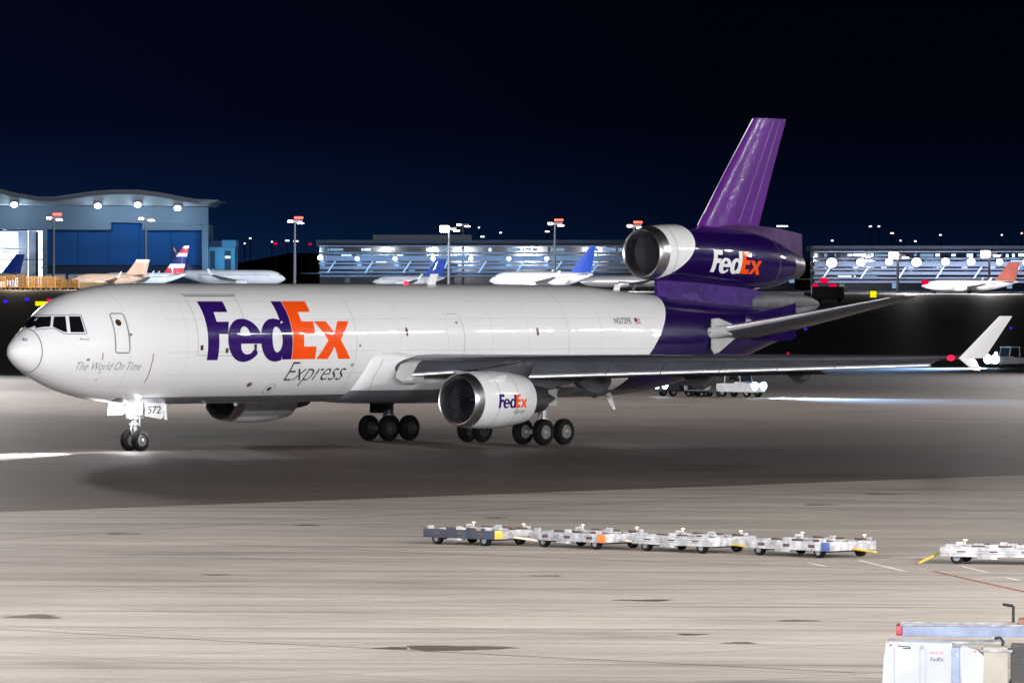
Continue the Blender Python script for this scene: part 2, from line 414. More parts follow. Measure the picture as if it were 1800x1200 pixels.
# x, top, bottom, half width, height of widest point
FUS = [(.36, 4.96, 4.82, .08, 4.88), (.45, 5.16, 4.62, .30, 4.88), (.62, 5.38, 4.43, .50, 4.88), (.95, 5.66, 4.17, .76, 4.89), (1.4, 5.96, 3.93, 1.05, 4.90), (2.0, 6.36, 3.64, 1.38, 4.92),
       (2.6, 6.83, 3.38, 1.68, 4.96), (3.2, 7.22, 3.15, 1.93, 5.0), (4.0, 7.58, 2.91, 2.20, 5.05), (5.0, 7.85, 2.68, 2.47, 5.1),
       (6.2, 8.04, 2.48, 2.72, 5.17), (7.5, 8.16, 2.34, 2.90, 5.21), (9.5, 8.21, 2.26, 2.98, 5.23), (12, 8.21, 2.26, 2.98, 5.23), (42, 8.16, 2.24, 2.98, 5.22),
       (44.5, 8.0, 2.26, 2.92, 5.2), (47, 7.82, 2.40, 2.78, 5.2), (50, 7.58, 2.80, 2.50, 5.25), (53, 7.36, 3.42, 2.15, 5.4), (56, 7.16, 4.15, 1.78, 5.7), (59.2, 7.02, 5.05, 1.35, 6.05)]
xs = [.36, .39, .45, .53, .62, .78, .95, 1.15, 1.4, 1.7, 2.0, 2.3, 2.6, 2.9, 3.2, 3.6, 4.0, 4.5, 5.0, 5.6, 6.2, 6.8, 7.5, 8.5, 9.5, 12]+[12+k*1.5 for k in range(1, 20)]+[42, 43.2, 44.5, 45.7, 47, 48.5, 50, 51.5, 53, 54.5, 56, 57.6, 59.2]
fus = MB(); st = interp(FUS, xs)
fus.loft([ring(x, t, b2, h, z, 72) for x, t, b2, h, z in st])
FB = fus.bvh()
def side_hit(bvh, x, z, y0=30.0, off=.006):
    h = bvh.ray_cast(Vector((x, y0, z)), Vector((0, -1, 0)))
    if h[0] is None: return None
    n = h[1] if h[1].y > 0 else -h[1]
    return h[0]+n*off
# fuselage paint: white, purple tail behind a slanting edge, bare grey keel
def paint(name, bound, white=(.80, .80, .815), keel=2.66, purple=PURPLE, nose=False):
    m, nt, b = new_mat(name); N, L = nt.nodes, nt.links
    tc = N.new('ShaderNodeTexCoord').outputs['Object']; sp = N.new('ShaderNodeSeparateXYZ'); L.new(tc, sp.inputs[0])
    X, Z = sp.outputs['X'], sp.outputs['Z']
    # boundary x = a + b z + c z^2
    a_, b_, c_ = bound
    q = math_n(N, L, 'MULTIPLY', math_n(N, L, 'MULTIPLY', Z, Z), c_)
    q = math_n(N, L, 'ADD', math_n(N, L, 'ADD', math_n(N, L, 'MULTIPLY', Z, b_), a_), q)
    isp = math_n(N, L, 'GREATER_THAN', math_n(N, L, 'SUBTRACT', X, q), 0.0)
    rim = math_n(N, L, 'LESS_THAN', math_n(N, L, 'ABSOLUTE', math_n(N, L, 'ADD', math_n(N, L, 'SUBTRACT', X, q), .05)), .07)
    n1 = noise(N, L, tc, .8, 5, .6, (.3, 1, 1)); n2 = noise(N, L, tc, 2.2, 5, .65, (.12, 1, 2.4))
    wcol = mixc(N, L, n1, tuple(k*.96 for k in white), white)
    wcol = mixc(N, L, math_n(N, L, 'MULTIPLY', ramp(N, L, n2, [(.56, (0, 0, 0)), (.75, (1, 1, 1))]), .16), wcol, (.48, .47, .46))
    pcol = mixc(N, L, n1, tuple(k*.8 for k in purple), tuple(k*1.2 for k in purple))
    c = mixc(N, L, isp, wcol, pcol)
    c = mixc(N, L, math_n(N, L, 'MULTIPLY', rim, .8), c, (.86, .86, .88))
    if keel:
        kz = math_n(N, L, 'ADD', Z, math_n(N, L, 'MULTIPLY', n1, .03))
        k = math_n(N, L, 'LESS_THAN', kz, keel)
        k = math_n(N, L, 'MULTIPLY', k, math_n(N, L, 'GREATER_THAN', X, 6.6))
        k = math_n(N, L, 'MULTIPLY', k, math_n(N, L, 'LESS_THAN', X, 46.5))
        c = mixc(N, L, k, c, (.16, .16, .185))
    L.new(c, b.inputs['Base Color']); b.inputs['Roughness'].default_value = .30
    b.inputs['Coat Weight'].default_value = .8; b.inputs['Coat Roughness'].default_value = .03; b.inputs['Specular IOR Level'].default_value = .08
    # faint skin panels: the frames and stringers dimple the skin
    bp = N.new('ShaderNodeBump'); bp.inputs['Strength'].default_value = .12; bp.inputs['Distance'].default_value = .05
    w = noise(N, L, tc, 1.3, 3, .5, (.9, 1, 2.0)); L.new(w, bp.inputs['Height'])
    L.new(bp.outputs[0], b.inputs['Normal']); L.new(bp.outputs[0], b.inputs['Coat Normal'])
    return m
M['fus'] = paint('fuselage_paint', (42.276, .511, .0371))
fuse = fus.build('fuselage', M['fus'], jet, True)
# tail cone
tcn = MB(); TC = [(59.2, 7.0, 5.2, 1.2, 6.05), (60.5, 7.25, 5.75, .82, 6.4), (61.6, 7.38, 6.15, .52, 6.7), (62.6, 7.40, 6.55, .30, 6.95), (63.3, 7.34, 6.85, .14, 7.08), (63.6, 7.22, 7.02, .06, 7.12)]
tcn.loft([ring(*r) for r in TC]); tcn.build('tail_cone', M['grey_tail'], jet, True)
# metal heat shield above the tail, between body and centre engine
sh = MB(); sh.loft([ring(x, t, b2, h, None, 24, 2.6) for x, t, b2, h in [(57.0, 7.62, 6.8, .55), (58.2, 7.78, 6.7, .8), (60, 7.80, 6.7, .85), (61.6, 7.72, 6.85, .6), (62.8, 7.52, 6.95, .3), (63.5, 7.3, 7.02, .1)]])
sh.build('heat_shield', M['grey_tail'], jet, True)
# centre engine pylon
py = MB(); py.loft([[Vector((x, s*w, z)) for s, z in ((-1, zb), (1, zb), (1, zt), (-1, zt))] for x, zb, zt, w in [(49.3, 7.3, 8.6, .10), (49.8, 7.2, 8.6, .45), (52, 7.1, 8.5, .62), (55, 6.9, 8.2, .62), (57.5, 6.8, 7.9, .5), (58.6, 6.8, 7.75, .2)]])
M['pylon_purple'] = mat('faded_purple_paint', (.05, .018, .15), .5, 0, .25, .45, 2.2)
py.build('centre_pylon', M['pylon_purple'], jet, True, angle=25)

# ---- decals
def curve_mesh(splines, name='tmp'):
    cu = bpy.data.curves.new(name, 'CURVE'); cu.dimensions = '2D'; cu.fill_mode = 'BOTH'
    for sp in splines:
        s = cu.splines.new('POLY'); s.points.add(len(sp)-1); s.use_cyclic_u = True
        for p, q in zip(s.points, sp): p.co = (q[0], q[1], 0, 1)
    return obj_to_bm(cu)
def obj_to_bm(cu):
    o = bpy.data.objects.new('tmp', cu); COL.objects.link(o)
    dg = bpy.context.evaluated_depsgraph_get(); dg.update()
    me = bpy.data.meshes.new_from_object(o.evaluated_get(dg), depsgraph=dg)
    bm = bmesh.new(); bm.from_mesh(me)
    bpy.data.objects.remove(o); bpy.data.meshes.remove(me)
    bmesh.ops.remove_doubles(bm, verts=bm.verts[:], dist=1e-5)
    return bm
def text_bm(s, size, shear=0.0, weight=0.0, spacing=1.0):
    cu = bpy.data.curves.new('tmp', 'FONT'); cu.body = s; cu.size = size; cu.shear = shear; cu.offset = weight; cu.space_character = spacing
    cu.dimensions = '2D'; cu.fill_mode = 'BOTH'; cu.resolution_u = 4
    return obj_to_bm(cu)
def fit_bm(bm, x0, x1, y0=None, y1=None, cap=None):
    # scale so the text spans x0..x1; baseline at y0 and height given by cap (of an upper case letter)
    X = [v.co.x for v in bm.verts]; Y = [v.co.y for v in bm.verts]
    a, b2 = min(X), max(X); ty = max(Y)
    for v in bm.verts:
        v.co.x = x0+(v.co.x-a)/(b2-a)*(x1-x0)
        v.co.y = y0+v.co.y/ty*cap
def decal(name, bm, m, parent, fmap, step=.22, flip=True):
    return decals(name, [(bm, 0)], [m], parent, fmap, step, flip)
def decals(name, layers, mats, parent, fmap, step=.22, flip=True):
    # outlines laid on a curved surface: cut into a grid, then every corner is put on the skin
    mbd = MB()
    for bm, mi in layers:
        X = [v.co.x for v in bm.verts]; Y = [v.co.y for v in bm.verts]
        for lo, hi, no in ((min(Y), max(Y), (0, 1, 0)), (min(X), max(X), (1, 0, 0))):
            k = lo+step
            while k < hi:
                bmesh.ops.bisect_plane(bm, geom=bm.verts[:]+bm.edges[:]+bm.faces[:], plane_co=Vector(no)*k, plane_no=no); k += step
        bm.verts.index_update(); vs = []; bad = set()
        for v in bm.verts:
            p = fmap(v.co.x, v.co.y)
            if p is None: bad.add(v.index); p = Vector((0, 0, 0))
            vs.append(p)
        mbd.cur = mi
        mbd.add(vs, [[v.index for v in f.verts] for f in bm.faces if not any(v.index in bad for v in f.verts)]); bm.free()
    return mbd.build(name, mats, parent, flip, recalc=False)
def arc(cx, cy, rx, ry, a0, a1, n=28):
    return [(cx+rx*math.cos(R(a0+(a1-a0)*i/n)), cy+ry*math.sin(R(a0+(a1-a0)*i/n))) for i in range(n+1)]
LOGO_F = [[(11.02, -.78), (11.02, .2), (11.06, 1.2), (11.09, 2.32), (12.93, 2.32), (12.86, 1.65), (11.86, 1.65), (11.85, 1.13), (12.72, 1.13), (12.60, .85), (12.5, .50), (11.84, .50), (11.80, -.78)]]
LOGO_E = [arc(13.68, .2, 1.22, 1.09, -3, 322, 44)+[(14.50, -.24)]+[(14.32, -.27), (14.16, -.44), (13.95, -.50)]+arc(13.86, -.10, .46, .40, 265, 185, 6)+[(13.40, .02), (14.89, .02)],
          arc(13.72, .44, .36, .44, 0, 180, 14)]
LOGO_D = [[(16.42, 2.32), (17.16, 2.32), (17.13, -.78), (16.42, -.78), (16.42, -.58)]+arc(15.98, .2, 1.16, 1.09, 295, 55, 34)+[(16.42, 1.02)],
          arc(16.04, .22, .37, .64, 0, 359, 26)]
LOGO_E2 = [[(17.16, -.78), (18.90, -.78), (18.90, -.14), (17.98, -.14), (17.98, .50), (18.82, .50), (18.86, 1.13), (17.98, 1.13), (17.98, 1.65), (18.87, 1.65), (18.95, 2.32), (17.19, 2.32)]]
LOGO_X = [[(18.92, 1.13), (19.80, 1.13), (20.27, .52), (20.66, 1.13), (21.50, 1.13), (20.70, .17), (21.52, -.78), (20.62, -.78), (20.24, -.16), (19.84, -.78), (18.98, -.78), (19.78, .17)]]
def logo(parent, fmap, m_fed, m_ex, step=.22, sx=1, sy=1, extra=()):
    def tr(L): return [[((x-11.0)*sx, (y+.8)*sy) for x, y in s] for s in L]
    lay = [(curve_mesh(tr(k)), i) for k, i in ((LOGO_F, 0), (LOGO_E, 0), (LOGO_D, 0), (LOGO_E2, 1), (LOGO_X, 1))]
    return decals('lettering', lay+list(extra), [m_fed, m_ex, M['ink']], parent, fmap, step)
RF, ZF = 2.98, 5.23
def fus_map(x0, s0, off=.012):
    def f(x, s):
        s = s+s0; return side_hit(FB, x+x0, ZF+RF*math.sin(s/RF), off=off)
    return f
logo(fuse, fus_map(11.0, -.80), M['logo_purple'], M['orange'])
bm = text_bm('Express', 1.0, .28, -.012, .98); fit_bm(bm, 17.1, 21.45, -1.98, cap=1.06)
decals('lettering', [(bm, 0), (curve_mesh([arc(21.78, -1.10, .10, .09, 0, 340, 14), arc(21.78, -1.10, .05, .045, 0, 340, 10)]), 0)], [M['ink']], fuse, fus_map(0, 0))
bm = text_bm('N572FE', 1.0, 0, .006); fit_bm(bm, 42.45, 43.9, .93, cap=.33)
decal('registration', bm, M['ink'], fuse, fus_map(0, 0))
def rect(a, b, c, d): return [(a, b), (c, b), (c, d), (a, d)]
lay = [(curve_mesh([rect(44.22 if k < 3 else 44.46, .92+k*.046, 44.72, .966+k*.046)]), k % 2) for k in range(7)]+[(curve_mesh([rect(44.22, 1.058, 44.46, 1.242)]), 2)]
decals('flag', lay, [mat('flag_red', (.5, .03, .03), .4), M['logo_white'], mat('flag_blue', (.03, .04, .16), .4)], fuse, fus_map(0, 0))
# ---- openings and joints on the body
CT, ST = math.cos(TH), math.sin(TH)
def to_jet(p):      # world point or direction to jet axes (aft, port, up)
    dx, dy = p[0]+2.391, p[1]-330
    return Vector((33.7+dx*CT+dy*ST, dx*ST-dy*CT, p[2]))
O_J = to_jet((0, 0, CAM_H))
def skin(u, v, bvh=None):
    h = (bvh or FB).ray_cast(O_J, (to_jet(at(u, v, 100))-O_J).normalized())
    return None if h[0] is None else (h[0].x, h[0].z)
def fside(x, z): return side_hit(FB, x, z, off=.010)
def fnorm(x, z):    # offset along the skin normal, robust near the nose
    return side_hit(FB, x, z, off=.012)
def seam(pts, w, m, parent, name='panel_joint', bvh=None, off=.009, closed=False, flip=True):
    bvh = bvh or FB; P = []
    pts = [p for p in pts if p]; pts = pts+([pts[0]] if closed else [])
    for a, b2 in zip(pts, pts[1:]):
        n = max(1, int(math.dist(a, b2)/.25))
        P += [(a[0]+(b2[0]-a[0])*k/n, a[1]+(b2[1]-a[1])*k/n) for k in range(n)]
    P.append(pts[-1]); H = []
    for x, z in P:
        h = bvh.ray_cast(Vector((x, 40, z)), Vector((0, -1, 0)))
        if h[0] is None: continue
        nn = h[1] if h[1].y > 0 else -h[1]; H.append((h[0]+nn*off, nn))
    vs = []
    for i, (p, nn) in enumerate(H):
        t = (H[min(i+1, len(H)-1)][0]-H[max(i-1, 0)][0]).normalized(); s_ = nn.cross(t)*w/2
        vs += [p-s_, p+s_]
    return MB().add(vs, [(2*i, 2*i+1, 2*i+3, 2*i+2) for i in range(len(H)-1)]).build(name, m, parent, flip, recalc=False)
def rrect(x0, z0, x1, z1, r, n=4):
    out = []
    for cx, cz, a in ((x1-r, z1-r, 0), (x0+r, z1-r, 90), (x0+r, z0+r, 180), (x1-r, z0+r, 270)):
        out += [(cx+r*math.cos(R(a+90*k/n)), cz+r*math.sin(R(a+90*k/n))) for k in range(n+1)]
    return out
def pxpoly(name, pts, m, parent=fuse, bvh=None, step=.2, both=False, off=.014):
    P = [skin(u, v, bvh) for u, v in pts]; P = [p for p in P if p]
    f = lambda x, z: side_hit(bvh or FB, x, z, off=off)
    decal(name, curve_mesh([P]), m, parent, f, step)
    if both: decal(name, curve_mesh([P]), m, parent, f, step, flip=False)
# cockpit glazing: each pane laid on the nose skin
def skin3(u, v, off=.014):
    d = (to_jet(at(u, v, 100))-O_J).normalized(); h = FB.ray_cast(O_J, d)
    return None if h[0] is None else h[0]+(h[1] if h[1].dot(d) < 0 else -h[1])*off
def pane(name, pts, m, off=.014):
    for fl in (True, False):
        decal(name, curve_mesh([[(u, -v) for u, v in pts]]), m, fuse, lambda a, b2: skin3(a, -b2, off), 3, flip=fl)
for p_ in ([(47, 568), (56, 560), (62, 557.5), (60, 566), (55, 576), (45, 577)], [(62, 577), (63, 567), (67, 557), (90, 556), (88.5, 574), (75, 575)], [(92.5, 574), (95, 556.5), (115, 556), (118, 584), (112, 583), (103, 579)], [(121, 556), (141, 556), (149, 584), (124, 584)]):
    pane('cockpit_window', p_, M['glass'])
def px_ribbon(name, pts, w, m):
    P = []
    for a, b2 in zip(pts, pts[1:]):
        n = max(1, int(math.dist(a, b2)/4)); P += [skin3(a[0]+(b2[0]-a[0])*k/n, a[1]+(b2[1]-a[1])*k/n, .010) for k in range(n)]
    P = [p for p in P+[skin3(*pts[-1], .010)] if p]
    vs = []
    for i, p in enumerate(P):
        t = (P[min(i+1, len(P)-1)]-P[max(i-1, 0)]).normalized(); nn = FB.find_nearest(p)[1]; s_ = nn.cross(t).normalized()*w/2; vs += [p-s_, p+s_]
    MB().add(vs, [(2*i, 2*i+1, 2*i+3, 2*i+2) for i in range(len(P)-1)]).build(name, m, fuse, True, recalc=False)
px_ribbon('window_frame', [(62, 554), (142, 553), (153, 587), (120, 587), (112, 586), (95, 577), (78, 578), (60, 580)], .05, M['seam'])
# crew door and its little port, cargo door
d1 = [skin(*p) for p in [(195, 551), (213, 551), (217, 554), (228, 615), (226, 620), (206, 620), (203, 617), (193, 554)]]
seam(d1, .07, M['seam'], fuse, 'crew_door', closed=True)
c_ = skin(208, 567); decal('door_window', curve_mesh([arc(c_[0], c_[1], .16, .16, 0, 340, 16)]), M['warm_spot'], fuse, fside)
for u, v, w, h in ((715, 583, .11, .22), (945, 583, .11, .22)):
    c_ = skin(u, v); decal('cabin_window', curve_mesh([arc(c_[0], c_[1], w, h, 0, 340, 16)]), M['warm_spot'], fuse, fside)
for u, v in ((802, 567), (155, 632), (633, 607), (230, 588)):
    c_ = skin(u, v); decal('static_port', curve_mesh([arc(c_[0], c_[1], .09, .07, 0, 330, 10)]), M['seam'], fuse, fside)
seam([skin(*p) for p in [(316, 517.5), (414, 517.5)]], .07, M['steel'], fuse, 'door_hinge')
seam([skin(*p) for p in [(322, 520.5), (412, 520.5)]], .09, M['seam'], fuse, 'door_hinge')
seam([skin(*p) for p in [(323, 523), (340, 553), (348, 590), (347, 624), (395, 625), (440, 625)]], .025, M['seam'], fuse, 'cargo_door')
seam([skin(*p) for p in [(412, 523), (425, 550), (432, 570)]], .02, M['seam'], fuse, 'cargo_door')
for u, v in ((355, 611), (449, 609), (399, 616)):
    c_ = skin(u, v); decal('latch_placard', curve_mesh([rect(c_[0]-.1, c_[1]-.12, c_[0]+.1, c_[1]+.12)]), M['warm_spot'], fuse, fside)
seam([skin(*p) for p in [(785, 552), (802, 551), (813, 570), (817, 600), (815, 622)]], .025, M['seam'], fuse, 'cargo_door')
for pts in ([(270, 621), (265, 645), (258, 665), (253, 673)], [(181, 620), (180, 633)], [(176, 653), (168, 668)]):
    seam([skin(*p) for p in pts], .05, mat('rusty_joint', (.16, .09, .075), .6) if 'rusty_joint' not in bpy.data.materials else bpy.data.materials['rusty_joint'], fuse, 'service_panel')
for u, v, r in ((438, 675.5, .17), (473, 683, .14)):
    c_ = skin(u, v); decal('pressure_valve', curve_mesh([arc(c_[0], c_[1], r, r*.7, 0, 340, 16)]), M['ink'] if r < .15 else bpy.data.materials['rusty_joint'], fuse, fside, .1)
c_ = skin(473, 683); seam([(c_[0]+.36*math.cos(R(a)), c_[1]+.24*math.sin(R(a))) for a in range(0, 361, 20)], .03, M['seam'], fuse, 'service_panel')
# radome joint
rad = MB(); RX = 1.42
for k in (0, 1):
    pass
def body_ring(x, off, n=72):
    r = interp(FUS, [x])[0]; rg = ring(r[0], r[1]+off, r[2]-off, r[3]+off, r[4], n); return rg
rad.loft([body_ring(RX, .006), body_ring(RX+.05, .006)], False, False); rad.build('radome_joint', M['seam'], fuse, True)
rad = MB(); rad.loft([body_ring(21.9, .004), body_ring(21.93, .004)], False, False); rad.build('panel_joint', mat('soft_joint', (.42, .42, .44)), fuse, True)
rad = MB(); rad.loft([body_ring(38.5, .004), body_ring(38.53, .004)], False, False); rad.build('panel_joint', mat('soft_joint', (.42, .42, .44)), fuse, True)
M['faint'] = mat('faint_lap_joint', (.60, .60, .62), .5, 0, 0, .15, 2)
for x in (5.9, 9.6, 18.0, 25.2, 28.9, 32.4, 35.3, 41.2):
    q = MB(); q.loft([body_ring(x, .003), body_ring(x+.028, .003)], False, False); q.build('frame_joint', M['faint'], fuse, True)
for z in (7.35, 6.45, 4.85, 3.75): seam([(8.2+k*1.5, z) for k in range(26)], .028, M['faint'], fuse, 'lap_joint', off=.005)
# slogan on the nose, exit words beside the door, crew name under the glass
def px_text(txt, u0, u1, v0, v1, shear, weight, m, name='lettering', cap=None):
    p0, p1 = skin(u0, v1), skin(u1, v1); h = skin((u0+u1)/2, v0)[1]-skin((u0+u1)/2, v1)[1]
    bm = text_bm(txt, 1.0, shear, weight); fit_bm(bm, 0, 1, 0, cap=1)
    # run the line of letters along the skin between the two pixels' skin points
    def f(a, b2):
        return side_hit(FB, p0[0]+(p1[0]-p0[0])*a, p0[1]+(p1[1]-p0[1])*a+h*b2, off=.012)
    decal(name, bm, m, fuse, f, .08)
M['grey_ink'] = mat('grey_lettering', (.20, .20, .22), .5)
px_text('The World On Time', 131, 246, 636, 650, .3, -.008, M['grey_ink'])
px_text('Miranda', 140, 157, 594, 597.5, .4, .01, M['grey_ink'])
# wipers, pitot probes, blade aerials
pr = MB()
for u, v in ((43, 598),):
    x, z = skin(u, v); p = side_hit(FB, x, z); pr.box(p+Vector((.05, .04, .02)), (.34, .12, .16), Matrix.Rotation(R(12), 3, 'Y'), .03)
pr.build('pitot_probe', M['steel'], fuse, True)
for x, h, w in ((30.9, .52, .26), (45.9, .30, .22)):
    zt = interp(FUS, [x])[0][1]; an = MB()
    an.loft([[Vector((x-w+a*w*1.2+s*.5*(1 if k else 0)*h, sy*(.03-.02*k), zt-.06+k*(h+.06))) for a, sy, s in ((0, 0, 1), (1, 1, 1), (2, 0, 1), (1, -1, 1))] for k in (0, 1)])
    an.build('blade_aerial', M['logo_white'], fuse, True)
for x, y in ((11.5, .0), (13.4, .5), (16.2, 0)): MB().box((x, y, 2.20), (.22, .04, .16), None, .01).build('belly_aerial', M['plate'], fuse, True)
an = MB(); an.loft([[Vector((44.9, -.05, 2.3)), Vector((45.6, 0, 2.3)), Vector((44.9, .05, 2.3))], [Vector((45.75, -.02, 1.55)), Vector((45.95, 0, 1.55)), Vector((45.75, .02, 1.55))]])
an.build('drain_mast', M['logo_white'], fuse, True)
# beacon on the belly and roof
MB().ball((29.0, 0, 8.24), .12, 8).build('beacon', M['red_small'], fuse, True)

# ---- wing body fairing
wf = MB(); WF = [(22.5, 3.9, 2.5, 1.9), (22.8, 4.6, 2.3, 2.62), (23.3, 5.05, 2.2, 2.95), (24.3, 5.30, 2.14, 3.12), (25.4, 5.20, 2.12, 3.18), (26.8, 4.95, 2.1, 3.2), (28.5, 4.82, 2.08, 3.2), (33, 4.82, 2.06, 3.22), (37, 4.72, 2.1, 3.15), (39.5, 4.4, 2.2, 2.9), (41.5, 3.9, 2.4, 2.3)]
def frng(x, t, b2, h, n=64, p=2.15): return ring(x, t, b2, h, (t+b2)/2+.75, n, p)
ws = interp(WF, [22.5, 22.65, 22.8, 23.05, 23.3, 23.8, 24.3, 24.8, 25.4, 26, 26.8, 27.6, 28.5, 30, 31.5, 33, 35, 37, 38, 39.5, 40.5, 41.5])
wf.loft([frng(*w) for w in ws]); M['fair'] = paint('shaded_fairing_paint', (400, 0, 0), keel=2.85)  # grey reaches higher here: shade under the wing is put into the paint
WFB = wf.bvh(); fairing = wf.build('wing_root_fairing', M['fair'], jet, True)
seam([(22.72, 2.9), (22.72, 3.5), (22.95, 4.3), (23.3, 4.85), (23.8, 5.12), (24.6, 5.22), (25.6, 5.14), (26.8, 4.92), (28.2, 4.8), (33, 4.79), (37, 4.69), (38.6, 4.5)], .035, M['seam'], fairing, bvh=WFB, off=.012)
seam([(23.6, 2.7), (23.4, 3.5), (23.8, 4.4), (24.1, 5.0)], .025, M['seam'], fairing, bvh=WFB, off=.012)

# ---- wings
def naca(t): return 5*(.2969*math.sqrt(t)-.126*t-.3516*t*t+.2843*t**3-.1015*t**4)
XS = [0, .006, .02, .05, .1, .18, .28, .4, .52, .65, .78, .9, 1.0]
def foil(le, chord, thick, place, camber=.0):
    up_ = [(le+t*chord, thick*naca(t)) for t in XS]; lo = [(le+t*chord, -thick*naca(t)) for t in reversed(XS[1:-1])]
    return [place(x, h) for x, h in up_+lo]
WLE = lambda y: 24.6+(y-3.0)*.765
def wst(y):
    T = [(2.0, 35.7, 1.34, 4.66), (3, 35.8, 1.28, 4.65), (9, 37.5, .90, 4.66), (17, 40.6, .62, 4.74), (25.8, 44.0, .22, 4.76)]
    _, te, th, zt = interp(T, [y])[0] if False else (0, 0, 0, 0)
    for a, b2 in zip(T, T[1:]):
        if y <= b2[0] or b2 is T[-1]:
            k = (y-a[0])/(b2[0]-a[0]); te, th, zt = [a[i]+(b2[i]-a[i])*k for i in (1, 2, 3)]; break
    return te, th, zt
def make_wing(flip):
    w = MB(); rings = []
    for y in (2.0, 3.0, 5, 7, 9, 12, 15, 18, 21, 24, 25.4, 25.8):
        te, th, zt = wst(y); le = WLE(y)
        rings.append(foil(le, te-le, th, lambda x, h, y=y, zm=zt-th/2: Vector((x, y, zm+h))))
    w.loft(rings); wing = w.build('wing', M['grey_paint'], jet, flip)
    def slat(y0, y1, drop=None):
        def sec(y, lip):
            le = WLE(y); zt = 4.36+(y-4)*.0092; zb = 3.50+(y-8.8)*.0425 if y > 7 else 3.56+(y-4.1)*.09
            h = zt-zb
            if lip: P = [(-.575, zb+.17), (-.64, zb+.11), (-.66, zb+.045), (-.61, zb-.012), (-.52, zb-.02), (-.47, zb+.03), (-.50, zb+.12)]
            else: P = [(.30, zt+.03), (.10, zt), (-.08, zt-.10*h), (-.24, zt-.26*h), (-.42, zt-.50*h), (-.57, zb+.17), (-.50, zb+.12), (-.30, zb+.42*h), (-.05, zt-.24*h), (.25, zt-.10)]
            return [Vector((le+a, y, z)) for a, z in P]
        s = MB(); s.loft([sec(y0, 0), sec((y0+y1)/2, 0), sec(y1, 0)]); so = s.build('slat', M['slat'], jet, flip, angle=28)
        s = MB(); s.loft([sec(y0, 1), sec(y1, 1)]); s.build('leading_edge', M['slatlip'], so, flip, angle=50)
    for a, b2 in ((4.15, 5.80), (5.84, 7.55), (8.83, 11.88), (11.93, 14.06), (14.11, 16.40), (16.45, 18.72), (18.77, 21.02), (21.07, 24.8)): slat(a, b2)
    s = MB(); P = []
    for y, k in ((3.35, .75), (3.6, 1.0), (4.1, 1.0)):
        le = WLE(y); P.append([Vector((le+a*k, y, 3.85+(z-3.85)*k)) for a, z in ((.3, 4.36), (-.1, 4.25), (-.45, 3.75), (-.55, 3.35), (-.4, 3.22), (.3, 3.3))])
    s.loft(P); s.build('root_slat', M['plate'], jet, flip)
    # canoe fairings over the flap tracks
    for x, y, zb, ln, zt in ((36.0, 6.4, 2.35, 3.6, 3.9), (38.6, 11.4, 2.80, 3.2, 4.2), (41.2, 15.9, 3.15, 2.8, 4.4)):
        f = MB(); f.loft([[Vector((x+a*ln, y+s*w, z)) for s, z in ((0, zb+(zt-zb)*(1-dp)), (1, zb+(zt-zb)*(1-dp)+.25*dp), (.8, zt), (-.8, zt), (-1, zb+(zt-zb)*(1-dp)+.25*dp))] for a, w, dp in ((-.5, .03, .1), (-.3, .16, .55), (-.05, .24, .9), (.15, .24, 1.0), (.35, .14, .85), (.5, .03, .55))])
        f.build('flap_track_fairing', M['grey_paint'], jet, flip, angle=30)
    for y0, y1 in ((3.3, 7.6), (9.2, 17.2)):
        f = MB(); rr = []
        for y in (y0, y1):
            te, th, zt = wst(y); z0 = zt-th/2
            rr.append([Vector((te-.9, y, z0+.08)), Vector((te+.5, y, z0-.28)), Vector((te+1.3, y, z0-.75)), Vector((te+.4, y, z0-.42)), Vector((te-.9, y, z0-.14))])
        f.loft(rr); f.build('flap', M['grey_paint'], jet, flip)
    # winglets
    wg = MB(); wg.loft([foil(x0, x1-x0, t, lambda x, h, y=y, z=z: Vector((x, y+h, z))) for z, x0, x1, t, y in ((4.60, 41.75, 44.0, .2, 25.82), (4.9, 42.15, 44.2, .17, 25.88), (6.72, 44.6, 45.72, .08, 26.25))])
    wl_ = wg.build('winglet', M['white'], jet, flip)
    wg = MB(); wg.loft([foil(x0, x1-x0, t, lambda x, h, y=y, z=z: Vector((x, y+h, z))) for z, x0, x1, t, y in ((4.62, 41.75, 43.1, .16, 25.8), (3.98, 42.75, 43.35, .07, 26.0))])
    wg.build('winglet', M['white'], jet, flip)
    wg = MB(); wg.loft([[Vector((41.72+.03+k*(42.9/42.9)*2.76, 25.99+k*.36, 4.75+k*1.85)), Vector((41.76+k*2.76+.09, 25.99+k*.36, 4.75+k*1.85)), Vector((41.76+k*2.76+.06, 26.01+k*.36, 4.75+k*1.85))] for k in (0, 1)])
    lamp = MB(); lamp.ball((41.45, 25.55, 4.62), (.17, .2, .15), 8)
    if flip: lamp.build('navigation_light', M['red_light'], jet, flip)
    else: lamp.build('navigation_light', emit('green_lamp_glass', (.05, 1, .3), 20), jet, flip)
make_wing(True); make_wing(False)

